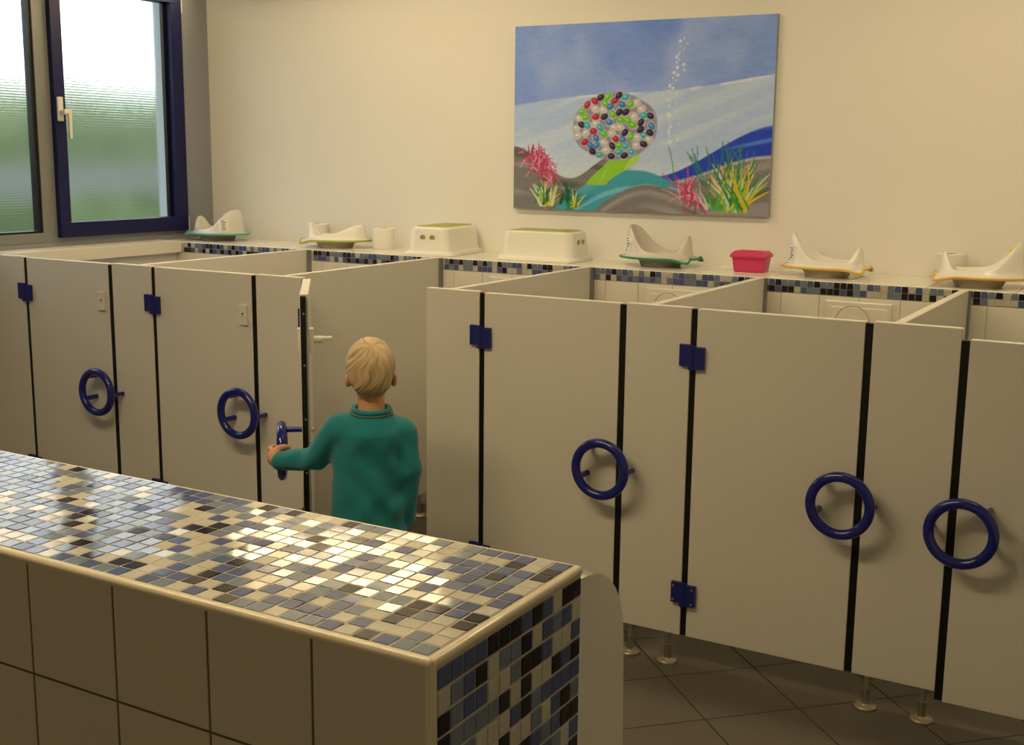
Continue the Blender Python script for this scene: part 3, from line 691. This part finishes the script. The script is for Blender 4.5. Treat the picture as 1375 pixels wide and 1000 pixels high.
# ------------------------------------------------------------------ canvas painting (seascape only; its fish is left out)
PX0, PX1, PZ0, PZ1 = -1.357, -0.145, 1.363, 2.171
pt_ = thing('canvas_painting', 'large unframed canvas with blue underwater scene, coral and seaweed on the wall', 'painting', ((PX0+PX1)/2, YW-0.012, (PZ0+PZ1)/2))
def smst(a, b, x): t = np.clip((x-a)/(b-a), 0, 1); return t*t*(3-2*t)
def vnoise(s, t, fx, fy, seed):
    r = np.random.RandomState(seed); g = r.rand(64, 64); x = s*fx; y = t*fy; xi = np.floor(x).astype(int); yi = np.floor(y).astype(int); u = x-xi; v = y-yi; u = u*u*(3-2*u); v = v*v*(3-2*v)
    G = lambda a, b: g[a % 64, b % 64]
    return (G(xi, yi)*(1-u)+G(xi+1, yi)*u)*(1-v)+(G(xi, yi+1)*(1-u)+G(xi+1, yi+1)*u)*v
NX, NZ = 420, 280
sg, tg = np.meshgrid(np.linspace(0, 1, NX), np.linspace(0, 1, NZ), indexing='ij')
def srgb(*c): return np.array([((v/255+0.055)/1.055)**2.4 if v > 10 else v/255/12.92 for v in c])
IMG = np.zeros((NX, NZ, 3))
def mixin(col, mask): 
    global IMG
    IMG = IMG*(1-mask[..., None])+np.asarray(col)*mask[..., None]
n1 = vnoise(sg, tg, 6, 5, 1)*.6+vnoise(sg, tg, 14, 12, 2)*.4; n2 = vnoise(sg, tg*1.0, 9, 40, 3)
IMG[:] = srgb(132, 158, 210); mixin(srgb(164, 182, 220), 0.8*smst(.30, .9, n1)); mixin(srgb(96, 134, 205), 0.75*smst(.62, .9, vnoise(sg, tg, 5, 5, 9)))
hb = 0.57+0.13*sg+0.012*np.sin(sg*7)
low = smst(0.006, -0.006, tg-hb)
mixin(srgb(178, 196, 224), low); mixin(srgb(220, 226, 230), low*0.40*smst(.3, .8, vnoise(sg+tg*.8, tg-sg*.6, 3, 22, 4))); mixin(srgb(212, 220, 230), low*0.7*smst(.5, .15, tg)*smst(0.8, 0.3, sg))
mixin(srgb(235, 235, 228), 0.8*np.exp(-((tg-hb+0.004)/0.006)**2)*smst(.3, .6, vnoise(sg, tg, 18, 3, 5)))
def band(top, bot): return smst(-0.006, 0.006, top-tg)*smst(-0.006, 0.006, tg-bot)
S = sg
wt_ = 0.19+0.27*smst(0.56, 1.03, S); wb_ = 0.155+0.15*smst(0.58, 1.0, S)
wv = band(wt_, wb_)*smst(0.53, 0.60, S); mixin(srgb(34, 66, 176), wv); mixin(srgb(92, 138, 214), wv*0.7*smst(.5, .85, vnoise(sg, tg-0.3*sg, 3, 34, 6)))
dr = smst(-0.005, 0.005, wb_-tg)*smst(0.56, 0.62, S)
GR = srgb(128, 122, 110); mixin(GR, dr); mixin(srgb(160, 154, 142), dr*0.8*smst(.5, .8, vnoise(sg, tg-.3*sg, 4, 26, 7))); mixin(srgb(92, 88, 80), dr*.7*smst(.62, .85, vnoise(sg, tg-.3*sg, 5, 24, 8)))
mixin(srgb(196, 192, 182), 0.8*np.exp(-((tg-wb_+0.006)/0.007)**2)*smst(0.60, 0.66, S))
dl = 0.345-0.17*smst(0.0, 0.24, S)+0.13*smst(0.24, 0.42, S)
lm = smst(-0.005, 0.005, dl-tg)*smst(0.50, 0.44, S)
mixin(GR, lm); mixin(srgb(164, 158, 146), lm*.8*smst(.55, .8, vnoise(sg, tg+.25*sg, 4, 28, 10))); mixin(srgb(90, 86, 78), lm*.7*smst(.62, .85, vnoise(sg, tg+.2*sg, 5, 26, 11)))
ta = 0.225-1.75*np.abs(S-0.50)**1.85*smst(0.55, 0.40, S)-1.55*np.abs(S-0.50)**1.7*smst(0.45, 0.60, S)
tb = 0.150-2.3*np.abs(S-0.55)**1.75*smst(0.60, 0.5, S)-1.0*np.abs(S-0.55)**1.5*smst(0.5, 0.6, S)
tbm = band(ta, tb)*smst(0.715, 0.66, S)
mixin(srgb(66, 158, 164), tbm); mixin(srgb(128, 196, 196), tbm*.75*smst(.5, .8, vnoise(sg, tg-ta, 3, 30, 12))); mixin(srgb(34, 120, 134), tbm*.7*smst(.6, .85, vnoise(sg, tg-ta, 4, 32, 13)))
mm = smst(-0.005, 0.005, tb-tg)*smst(0.30, 0.36, S)*smst(0.78, 0.70, S)
mixin(GR, mm); mixin(srgb(170, 164, 152), mm*.8*smst(.5, .8, vnoise(sg, tg-tb, 3, 26, 14))); mixin(srgb(72, 68, 62), mm*.75*smst(.6, .85, vnoise(sg, tg-tb, 4, 30, 15)))
# lime stalk with a loose heap of painted pebbles in the middle of the picture
sk_c = 0.345+0.115*smst(0.13, 0.30, tg); skm = smst(0.045, 0.038, np.abs(S-sk_c)-0.02*smst(.15, .3, tg))*smst(0.135, 0.15, tg)*smst(0.31, 0.29, tg)
mixin(srgb(150, 204, 50), skm); mixin(srgb(196, 226, 110), skm*.6*smst(.5, .8, vnoise(sg*1.0-tg*.4, tg, 40, 5, 16)))
PR = random.Random(5)
mixin(srgb(150, 140, 150), smst(1.04, 0.98, np.sqrt(((S-0.415)/0.165)**2+((tg-0.455)/0.178)**2)+0.05*(vnoise(sg, tg, 30, 20, 31)-.5)))
PAL = [(44, 30, 58), (44, 30, 58), (176, 34, 62), (112, 190, 44), (74, 166, 168), (72, 128, 180), (204, 194, 180), (204, 194, 180), (58, 120, 170)]
def blob(cx_, cz_, a, b, th, col, soft=0.12, k=1.0):
    R_ = max(a, b)*1.4; i0, i1 = max(0, int((cx_-R_)*NX)), min(NX, int((cx_+R_)*NX)+2); j0, j1 = max(0, int((cz_-R_*1.5)*NZ)), min(NZ, int((cz_+R_*1.5)*NZ)+2)
    if i1 <= i0 or j1 <= j0: return
    dx = (sg[i0:i1, j0:j1]-cx_); dz = (tg[i0:i1, j0:j1]-cz_)/1.5; c, s = math.cos(th), math.sin(th)
    d = np.sqrt(((dx*c+dz*s)/a)**2+((-dx*s+dz*c)/b)**2); m_ = (k*smst(1+soft, 1-soft, d))[..., None]
    IMG[i0:i1, j0:j1] = IMG[i0:i1, j0:j1]*(1-m_)+col*m_
pts = []
for _ in range(4000):
    a = PR.uniform(0, 2*PI); q = math.sqrt(PR.random()); x_ = 0.415+0.155*q*math.cos(a); z_ = 0.455+0.165*q*math.sin(a)*(1.0 if math.sin(a) > 0 else 1.0)
    if all(((x_-u)**2+((z_-v)/1.5)**2) > 0.0235**2 for u, v in pts): pts.append((x_, z_))
for x_, z_ in pts: blob(x_, z_, 0.0185, 0.0145, PR.uniform(-.9, .9), srgb(196, 188, 176))
for x_, z_ in pts:
    th = PR.uniform(-.9, .9); c = PR.choice(PAL); blob(x_, z_, 0.0155, 0.0115, th, srgb(*c)); blob(x_-0.003, z_+0.004, 0.007, 0.003, th, srgb(*[min(255, v+70) for v in c]), .4, .7)
def stroke(P_, w0, w1, col, k=1.0):
    col = srgb(*col)
    for (a, b), f_ in zip(zip(P_[:-1], P_[1:]), np.linspace(0, 1, len(P_)-1)):
        L_ = math.hypot(b[0]-a[0], b[1]-a[1]); nst = max(2, int(L_*NX/1.1))
        for i in range(nst):
            u = i/nst; wd = w0+(w1-w0)*(f_*(len(P_)-2)+u)/max(1, len(P_)-1); blob(a[0]+(b[0]-a[0])*u, a[1]+(b[1]-a[1])*u, max(wd, .0016), max(wd, .0016), 0, col, .45, k)
def frond(x, z, ang, ln, w_, col, bend=0.0):
    P_ = [(x, z)]
    for i in range(4): ang += bend/4; P_.append((P_[-1][0]+ln/4*math.cos(ang), P_[-1][1]+ln/4*math.sin(ang)*1.5))
    stroke(P_, w_, w_*0.3, col)
for (cx_, cz_, nb, ln, a0, a1) in ((0.115, 0.255, 60, 0.055, 0, 2*PI), (0.075, 0.30, 22, 0.04, 0, 2*PI), (0.155, 0.20, 26, 0.045, 0, 2*PI), (0.10, 0.29, 20, 0.05, 0, 2*PI), (0.71, 0.10, 26, 0.085, 1.4, 3.3), (0.745, 0.05, 12, 0.07, 1.2, 3.2), (0.70, 0.13, 10, 0.05, 1.3, 2.6)):
    for i in range(nb):
        frond(cx_+PR.gauss(0, .02), cz_+PR.gauss(0, .03), PR.uniform(a0, a1), ln*PR.uniform(.5, 1), .0032, PR.choice([(196, 62, 92), (206, 92, 116), (176, 44, 80), (222, 150, 160)]), PR.uniform(-.6, .6))
for (cx_, cz_, nb, ln, cols) in ((0.235, 0.03, 16, 0.085, [(28, 104, 60), (40, 120, 56), (24, 84, 52)]), (0.14, 0.02, 50, 0.09, [(60, 140, 50), (210, 190, 60), (220, 214, 190), (36, 110, 50), (120, 180, 60)]), (0.25, 0.01, 14, 0.06, [(210, 190, 60), (222, 220, 200), (60, 140, 60)]),
                              (0.885, 0.02, 100, 0.18, [(70, 160, 50), (200, 190, 50), (226, 180, 40), (204, 208, 190), (44, 130, 50), (120, 190, 70)]), (0.81, 0.02, 12, 0.07, [(60, 140, 60), (200, 204, 180), (90, 170, 60)])):
    for i in range(nb):
        frond(cx_+PR.gauss(0, .018), cz_+PR.uniform(0, .02), PR.uniform(0.75, 2.4), ln*PR.uniform(.45, 1), .0050, PR.choice(cols), PR.uniform(-.5, .5))
for i in range(22):
    frond(0.80+PR.gauss(0, .045), 0.13+PR.uniform(0, .12), PR.uniform(1.2, 2.2), PR.uniform(.06, .14), .0022, (44, 124, 84), PR.uniform(-.4, .4))
for i in range(8): frond(0.90+PR.gauss(0, .035), 0.24+PR.uniform(0, .08), PR.uniform(1.2, 2.0), .06, .0016, (48, 130, 96), PR.uniform(-.3, .3))
for i in range(42):
    u = i/41; r_ = PR.choice([.0022, .003, .0045, .006, .0035]); blob(0.635+0.045*u+PR.gauss(0, .010)-0.02*math.sin(u*3), 0.36+0.54*u, r_, r_, 0, srgb(226, 230, 232), .3, .9)
IMG = IMG*(1+0.10*(vnoise(sg+.2*tg, tg, 30, 150, 41)-.5)+0.08*(vnoise(sg, tg, 120, 60, 42)-.5))[..., None]
IMG = np.clip(IMG*np.array([0.92, 1.02, 1.40]), 0, 0.95)
hw_, hh_ = (PX1-PX0)/2, (PZ1-PZ0)/2
verts = np.stack([(sg-.5)*2*hw_, np.full_like(sg, -0.0125), (tg-.5)*2*hh_], -1).reshape(-1, 3)
ii, jj = np.meshgrid(np.arange(NX-1), np.arange(NZ-1), indexing='ij'); a = (ii*NZ+jj).ravel()
fcs = np.stack([a, a+NZ, a+NZ+1, a+1], 1)
me = bpy.data.meshes.new('painted_surface'); me.from_pydata(verts.tolist(), [], fcs.tolist())
ca = me.color_attributes.new('paint', 'FLOAT_COLOR', 'POINT'); ca.data.foreach_set('color', np.concatenate([IMG.reshape(-1, 3), np.ones((NX*NZ, 1))], 1).astype(np.float32).ravel())
mp_ = bpy.data.materials.new('acrylic_paint'); mp_.use_nodes = True; nt = mp_.node_tree; at = nt.nodes.new('ShaderNodeVertexColor'); at.layer_name = 'paint'
b_ = nt.nodes['Principled BSDF']; b_.inputs['Roughness'].default_value = 0.5; b_.inputs['Specular IOR Level'].default_value = 0.3
nt.links.new(at.outputs['Color'], b_.inputs['Base Color']); me.materials.append(mp_)
obj('canvas', MB().box(-hw_, hw_, -0.012, 0.0115, -hh_, hh_), mat('canvas_edge', (0.30, 0.33, 0.36), 0.8, noise=0.15, nscale=12), pt_)
obj('painted_surface', me, None, pt_)
# ------------------------------------------------------------------ the child (signed-distance modelling, meshed by surface nets)
class SDF:
    def __init__(s, lo, hi, h):
        s.lo = np.array(lo, float); s.h = h; s.n = np.ceil((np.array(hi)-s.lo)/h).astype(int)+1
        s.d = np.full(s.n, 1.0, np.float32); s.ax = [s.lo[i]+h*np.arange(s.n[i]) for i in range(3)]
    def sub(s, lo, hi):
        a = np.maximum(0, np.floor((np.array(lo)-s.lo)/s.h).astype(int)); b = np.minimum(s.n, np.ceil((np.array(hi)-s.lo)/s.h).astype(int)+1)
        sl = tuple(slice(a[i], max(a[i], b[i])) for i in range(3))
        X = np.meshgrid(*[s.ax[i][sl[i]] for i in range(3)], indexing='ij'); return sl, X
    def union(s, sl, d, k):
        o = s.d[sl]
        if o.size == 0: return
        hh = np.clip(0.5+0.5*(o-d)/k, 0, 1); s.d[sl] = o*(1-hh)+d*hh-k*hh*(1-hh)
    def cone(s, a, b, ra, rb, k=0.012, sq=None):
        a = np.array(a, float); b = np.array(b, float); m = max(ra, rb)+k*2+0.02
        sl, (X, Y, Z) = s.sub(np.minimum(a, b)-m, np.maximum(a, b)+m); ab = b-a; L2 = ab@ab+1e-12
        t = np.clip(((X-a[0])*ab[0]+(Y-a[1])*ab[1]+(Z-a[2])*ab[2])/L2, 0, 1)
        dx = X-a[0]-t*ab[0]; dy = Y-a[1]-t*ab[1]; dz = Z-a[2]-t*ab[2]
        if sq: dx = dx/sq[0]; dy = dy/sq[1]; dz = dz/sq[2]
        d = np.sqrt(dx*dx+dy*dy+dz*dz)-(ra+(rb-ra)*t)
        if sq: d = d*min(sq)
        s.union(sl, d, k); return s
    def ell(s, c, r, k=0.012, rz=0.0, ry=0.0):
        c = np.array(c, float); r = np.array(r, float); m = max(r)+k*2+0.02; sl, (X, Y, Z) = s.sub(c-m, c+m)
        x, y, z = X-c[0], Y-c[1], Z-c[2]
        if rz: x, y = x*math.cos(rz)+y*math.sin(rz), -x*math.sin(rz)+y*math.cos(rz)
        if ry: x, z = x*math.cos(ry)+z*math.sin(ry), -x*math.sin(ry)+z*math.cos(ry)
        q = np.sqrt((x/r[0])**2+(y/r[1])**2+(z/r[2])**2); q2 = np.sqrt((x/r[0]**2)**2+(y/r[1]**2)**2+(z/r[2]**2)**2)+1e-9
        s.union(sl, q*(q-1)/q2, k); return s
    def mesh(s, name, relax=2):
        D = s.d; ins = D < 0; n = D.shape
        c = np.zeros(tuple(np.array(n)-1), np.int8)
        for i in (0, 1):
            for j in (0, 1):
                for k in (0, 1): c += ins[i:n[0]-1+i, j:n[1]-1+j, k:n[2]-1+k]
        act = (c > 0) & (c < 8); idx = -np.ones(act.shape, int); cells = np.argwhere(act); idx[act] = np.arange(len(cells))
        acc = np.zeros((len(cells), 3)); cnt = np.zeros(len(cells)); cor = [(i, j, k) for i in (0, 1) for j in (0, 1) for k in (0, 1)]
        for p in range(8):
            for q in range(p+1, 8):
                A, B = cor[p], cor[q]
                if sum(abs(x-y) for x, y in zip(A, B)) != 1: continue
                da = D[cells[:, 0]+A[0], cells[:, 1]+A[1], cells[:, 2]+A[2]]; db = D[cells[:, 0]+B[0], cells[:, 1]+B[1], cells[:, 2]+B[2]]
                cr = (da < 0) != (db < 0); t = np.where(cr, da/(da-db+1e-12), 0)
                for ax in range(3): acc[:, ax] += np.where(cr, A[ax]+t*(B[ax]-A[ax]), 0)
                cnt += cr
        V = s.lo+(cells+acc/cnt[:, None])*s.h; quads = []
        for ax in range(3):
            u, v = (ax+1) % 3, (ax+2) % 3; sa = [slice(None)]*3; sb = [slice(None)]*3; sa[ax] = slice(0, -1); sb[ax] = slice(1, None)
            A = ins[tuple(sa)]; B = ins[tuple(sb)]; E_ = np.argwhere(A != B); E_ = E_[(E_[:, u] > 0) & (E_[:, v] > 0) & (E_[:, u] < n[u]-1) & (E_[:, v] < n[v]-1)]
            def g(du, dv): q = E_.copy(); q[:, u] -= du; q[:, v] -= dv; return idx[q[:, 0], q[:, 1], q[:, 2]]
            Q = np.stack([g(1, 1), g(0, 1), g(0, 0), g(1, 0)], 1); fl = ~A[E_[:, 0], E_[:, 1], E_[:, 2]]; Q[fl] = Q[fl][:, ::-1]; quads.append(Q[(Q >= 0).all(1)])
        Q = np.concatenate(quads)
        e = np.concatenate([Q[:, [0, 1]], Q[:, [1, 2]], Q[:, [2, 3]], Q[:, [3, 0]]]); e = np.concatenate([e, e[:, ::-1]])
        for _ in range(relax):
            sm = np.zeros_like(V); ct = np.bincount(e[:, 0], minlength=len(V))
            for ax in range(3): sm[:, ax] = np.bincount(e[:, 0], weights=V[e[:, 1], ax], minlength=len(V))
            V = V*0.5+0.5*sm/np.maximum(ct, 1)[:, None]
        me = bpy.data.meshes.new(name); me.from_pydata(V.tolist(), [], Q.tolist()); me.polygons.foreach_set('use_smooth', [True]*len(Q)); me.update(); return me, V
CX, CY = -0.782, -0.440
FA = math.atan2(-(CX-CAM[0]), CY-CAM[1])           # child faces away from the camera
kid = thing('person', 'blond child in teal long-sleeved shirt, seen from behind, holding the open door ring', 'person', (CX, CY, 0), FA)
# grip point on the ring of the open door, in the child's own frame
dr_ = np.array([math.cos(D3A), -math.sin(D3A)]); nr_ = np.array([-math.sin(D3A), -math.cos(D3A)])
Bw = np.array([H[3], 0])+dr_*(W_-0.036+0.085)+nr_*SO
rx_ = np.array([math.cos(FA), math.sin(FA)]); fy_ = np.array([-math.sin(FA), math.cos(FA)])
B = np.array([(Bw-[CX, CY])@rx_, (Bw-[CX, CY])@fy_, 0.6350])
SHL, ELL_, WRL = np.array([-0.104, 0.0, 0.752]), np.array([-0.186, 0.035, 0.652]), B+[0.004, -0.050, -0.010]
SHR, ELR, WRR = np.array([0.098, 0.0, 0.738]), np.array([0.117, -0.012, 0.625]), np.array([0.104, 0.020, 0.478])
b = SDF((-0.34, -0.16, -0.005), (0.22, 0.24, 1.07), 0.0048)
# skull, face
b.ell((0, 0.000, 0.955), (0.070, 0.084, 0.078), 0.01).ell((0, 0.022, 0.915), (0.058, 0.066, 0.070), 0.02)
b.ell((0, 0.045, 0.872), (0.036, 0.034, 0.026), 0.02)
b.cone((0, 0.088, 0.925), (0, 0.098, 0.905), 0.006, 0.010, 0.012)                 # nose
b.ell((0, 0.078, 0.885), (0.020, 0.008, 0.005), 0.008).ell((0, 0.077, 0.879), (0.017, 0.008, 0.005), 0.006)   # lips
for s_ in (-1, 1):
    b.ell((s_*0.0715, 0.000, 0.908), (0.0085, 0.016, 0.0235), 0.006, rz=s_*0.45)     # ears
    b.ell((s_*0.068, 0.008, 0.905), (0.010, 0.012, 0.016), 0.008)
    b.ell((s_*0.036, 0.062, 0.898), (0.020, 0.018, 0.020), 0.02)                    # cheeks
b.cone((0, -0.006, 0.885), (0, -0.004, 0.80), 0.0395, 0.044, 0.02)                  # neck
b.cone((0, -0.002, 0.72), (0, 0.0, 0.53), 0.080, 0.074, 0.02, sq=(1.12, 0.75, 1)).cone((-0.07, 0, 0.755), (0.07, 0, 0.745), 0.033, 0.033, 0.03).ell((0, 0, 0.45), (0.088, 0.062, 0.05), 0.012)
for S_, E_, W__ in ((SHL, ELL_, WRL), (SHR, ELR, WRR)):
    b.cone(S_, E_, 0.033, 0.026, 0.02).cone(E_, W__, 0.026, 0.019, 0.015)
for s_ in (-1, 1):
    b.cone((s_*0.045, 0, 0.43), (s_*0.052, 0.008, 0.235), 0.048, 0.040, 0.02).cone((s_*0.052, 0.008, 0.235), (s_*0.054, -0.006, 0.055), 0.038, 0.026, 0.015)
    b.cone((s_*0.054, -0.012, 0.025), (s_*0.060, 0.075, 0.018), 0.024, 0.018, 0.015)
# left hand closed round the upright part of the ring
b.cone(WRL, B+[-0.016, -0.044, -0.006], 0.019, 0.020, 0.01)
b.ell(B+[-0.020, -0.036, -0.003], (0.024, 0.018, 0.028), 0.008)
for i, (dz, r_, ln) in enumerate(((0.0205, .0082, 1.0), (0.0070, .0085, 1.08), (-0.0065, .0082, 1.0), (-0.0190, .0074, .84))):
    P_ = [B+[-0.022, -0.034, dz], B+[-0.0335, -0.010, dz+.001], B+[-0.0245, 0.020*ln, dz], B+[-0.002, 0.0275*ln, dz-.001], B+[0.016*ln, 0.0225, dz-.001]]
    for p, q in zip(P_[:-1], P_[1:]): b.cone(p, q, r_*1.05, r_, 0.004)
T_ = [B+[-0.016, -0.042, 0.012], B+[-0.006, -0.032, 0.027], B+[0.010, -0.0265, 0.030], B+[0.026, -0.016, 0.026]]
for p, q, r_ in zip(T_[:-1], T_[1:], (.0115, .0100, .0088)): b.cone(p, q, r_, r_*.93, 0.006)
# right hand, relaxed beside the thigh
b.ell(WRR+[0.0, 0.004, -0.042], (0.013, 0.024, 0.032), 0.01)
for i in range(4):
    y_ = 0.022-0.013*i; z_ = -0.066; b.cone(WRR+[0, y_, z_], WRR+[-0.003, y_+.003, z_-.022], .0078, .0072, .004).cone(WRR+[-0.003, y_+.003, z_-.022], WRR+[-0.014, y_+.004, z_-.038+.004*(i == 3)], .0072, .0066, .004)
b.cone(WRR+[-0.004, 0.022, -0.028], WRR+[-0.012, 0.036, -0.056], .0088, .0075, .006)
me, _ = b.mesh('body', 1); obj('body', me, M_SKIN, kid)
for s_ in (-1, 1):
    e_ = obj('eye', MB().lathe([(0.0001, -0.011), (0.008, -0.0075), (0.011, 0), (0.008, 0.0075), (0.0001, 0.011)], 16), M_EYE, kid, smooth=80); e_.location = (s_*0.028, 0.0745, 0.932)
    p_ = obj('iris', MB().lathe([(0.0001, -0.005), (0.0036, -0.0036), (0.005, 0), (0.0036, 0.0036), (0.0001, 0.005)], 12), M_INK, e_, smooth=80); p_.location = (0, 0.0072, 0)
    br_ = obj('eyebrow', MB().tube([(s_*0.014, 0.086, 0.949), (s_*0.028, 0.083, 0.953), (s_*0.042, 0.074, 0.949)], 0.003, 8), mat('brow', (0.42, 0.28, 0.12), 0.8, noise=0.1), kid, smooth=80)

# hair: cap over the skull with strands running out of the crown whorl
h_ = SDF((-0.11, -0.13, 0.84), (0.11, 0.13, 1.08), 0.0028)
h_.ell((0, -0.004, 0.957), (0.0765, 0.090, 0.0865), 0.01).ell((0, -0.030, 0.915), (0.060, 0.056, 0.062), 0.02)
X, Y, Z = np.meshgrid(*h_.ax, indexing='ij')
low = 0.868+0.055*smst(-0.035, 0.03, Y)+0.052*smst(0.03, 0.075, Y)+0.028*smst(0.030, 0.062, np.abs(X))*smst(0.03, -0.06, Y)
h_.d = np.maximum(h_.d, ((low-Z)*0.9).astype(np.float32))
ear = np.sqrt(((np.abs(X)-0.076)/0.014)**2+((Y-0.002)/0.022)**2+((Z-0.906)/0.027)**2)
h_.d = np.maximum(h_.d, ((1-ear)*0.016).astype(np.float32))
me, V = h_.mesh('hair', 2)
CR = np.array([0.008, -0.055, 1.020])                                     # crown whorl at upper back
d = V-CR; c0 = np.array([0, -0.004, 0.94]); nrm = V-c0; nrm /= np.linalg.norm(nrm, axis=1)[:, None]
ax_ = CR-c0; ax_ /= np.linalg.norm(ax_); u_ = np.cross(ax_, [1, 0, 0]); u_ /= np.linalg.norm(u_); v_ = np.cross(ax_, u_)
rr_ = np.linalg.norm(d, axis=1); ang = np.arctan2(d@v_, d@u_)+rr_*5.0
an2 = ang/(2*PI)+5+0.02*np.sin(rr_*60+ang*3)
nz = vnoise(an2, rr_*9, 30, 2.2, 21)*0.40+vnoise(an2, rr_*14, 64, 2, 22)*0.35+vnoise(an2, rr_*22, 120, 2, 23)*0.25
nz = np.clip((nz-0.5)*1.5+0.5, 0, 1)
fade = np.clip(rr_/0.05, 0, 1)*np.clip((V[:, 2]-0.862)/0.03, 0.15, 1)
V2 = V+nrm*((nz-0.5)*0.0062*fade)[:, None]-nrm*(0.004*np.exp(-(rr_/0.012)**2))[:, None]
me.vertices.foreach_set('co', V2.ravel()); me.update()
colr = me.color_attributes.new('strand', 'FLOAT_COLOR', 'POINT')
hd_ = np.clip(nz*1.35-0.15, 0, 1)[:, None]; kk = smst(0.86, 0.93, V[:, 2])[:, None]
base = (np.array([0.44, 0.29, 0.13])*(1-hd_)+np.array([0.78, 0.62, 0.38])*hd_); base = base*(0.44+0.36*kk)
colr.data.foreach_set('color', np.concatenate([base, np.ones((len(V), 1))], 1).astype(np.float32).ravel())
hm = bpy.data.materials.new('blond_hair'); hm.use_nodes = True; nt = hm.node_tree; at = nt.nodes.new('ShaderNodeVertexColor'); at.layer_name = 'strand'
b_ = nt.nodes['Principled BSDF']; b_.inputs['Roughness'].default_value = 0.5; b_.inputs['Specular IOR Level'].default_value = 0.35; b_.inputs['Sheen Weight'].default_value = 0.15
nt.links.new(at.outputs['Color'], b_.inputs['Base Color']); me.materials.append(hm)
hr = obj('hair', me, None, kid)

# shirt
M_SHIRT = mat('teal_jersey', (0.013, 0.195, 0.235), 0.85, spec=0.2, noise=0.10, nscale=40, bump=0.25, bscale=260, sheen=0.25)
s = SDF((-0.33, -0.16, 0.40), (0.22, 0.22, 0.86), 0.0048)
s.cone((-0.010, -0.004, 0.715), (-0.014, 0.004, 0.42), 0.094, 0.108, 0.02, sq=(1.13, 0.80, 1))
s.cone((-0.080, -0.002, 0.752), (0.076, -0.002, 0.742), 0.042, 0.042, 0.03).cone((0, -0.006, 0.748), (0, -0.006, 0.806), 0.086, 0.056, 0.03)
s.cone(SHL, ELL_+[0.006, 0, 0], 0.047, 0.039, 0.022).cone(ELL_+[0.006, 0, 0], WRL+(WRL-ELL_)*0.04, 0.039, 0.031, 0.012)
s.cone(SHR, ELR, 0.045, 0.038, 0.022).cone(ELR, WRR+[0.004, 0.0, -0.026], 0.038, 0.029, 0.012)
X, Y, Z = np.meshgrid(*s.ax, indexing='ij')
hem = 0.405+0.012*np.sin(X*22+1)
s.d = np.where((np.abs(X) < 0.125), np.maximum(s.d, (hem-Z).astype(np.float32)), s.d)
# folds
fold = 0.0050*smst(0.135, 0.09, np.abs(X))*np.sin((Z*1.0+X*0.55)*62+2.2*np.sin(X*26))*smst(0.66, 0.50, Z)*(0.4+0.6*smst(-0.02, 0.10, X))
fold = fold+0.0045*np.sin(X*58+Z*10+1.5*np.sin(Z*30))*smst(0.80, 0.68, Z)*smst(0.12, 0.05, np.abs(X))
da = np.sqrt((X-ELL_[0])**2+(Y-ELL_[1])**2+(Z-ELL_[2])**2); fold = fold+0.0065*np.sin((X*0.8-Z*0.7)*95)*np.exp(-(da/0.06)**2)
dp_ = np.sqrt((np.abs(X)-0.10)**2+Y**2+(Z-0.70)**2); fold = fold+0.0065*np.sin((np.abs(X)*0.9+Z*0.6)*85)*np.exp(-(dp_/0.05)**2)
s.d = s.d+fold.astype(np.float32)
# neckline cut away
nd = np.sqrt((X/0.055)**2+((Y+0.006)/0.051)**2)
s.d = np.maximum(s.d, np.where(Z > 0.812, (1-nd)*0.045, -1).astype(np.float32))
s.d = np.maximum(s.d, (Z-0.8155).astype(np.float32))
me, _ = s.mesh('shirt', 2); sh_ = obj('shirt', me, M_SHIRT, kid)
def loop(ra, rb, z, zs, r, n=48): return MB().tube([(ra*math.cos(2*PI*k/n), -0.006+rb*math.sin(2*PI*k/n), z+zs*math.sin(2*PI*k/n)*-1) for k in range(n)], r, 8, closed=True)
obj('collar', loop(0.0560, 0.0520, 0.8165, -0.004, 0.0088), M_SHIRT, sh_, smooth=80)
obj('collar_seam', loop(0.0668, 0.0620, 0.8070, -0.004, 0.0018), mat('seam_thread', (0.16, 0.12, 0.09), 0.9, noise=0.1), sh_, smooth=80)
# trousers and shoes
t_ = SDF((-0.16, -0.13, 0.03), (0.16, 0.13, 0.50), 0.006)
t_.ell((-0.006, 0.004, 0.44), (0.098, 0.070, 0.058), 0.012)
for s_ in (-1, 1): t_.cone((s_*0.046, 0.004, 0.42), (s_*0.053, 0.008, 0.235), 0.054, 0.048, 0.015).cone((s_*0.053, 0.008, 0.235), (s_*0.055, -0.004, 0.065), 0.050, 0.044, 0.015)
me, _ = t_.mesh('trousers', 2); obj('trousers', me, M_TROU, kid)
for s_ in (-1, 1):
    q = SDF((-0.06, -0.08, 0.0), (0.06, 0.14, 0.09), 0.004); q.cone((0, -0.022, 0.030), (0.004*s_, 0.070, 0.026), 0.034, 0.030, 0.01).cone((0, -0.018, 0.035), (0, -0.018, 0.060), 0.034, 0.032, 0.012)
    _, _, Zq = np.meshgrid(*q.ax, indexing='ij'); q.d = np.maximum(q.d, (0.003-Zq).astype(np.float32)); me, _ = q.mesh('shoe', 2); o = obj('shoe', me, M_SHOE, kid); o.location = (s_*0.056, 0, -0.0028)
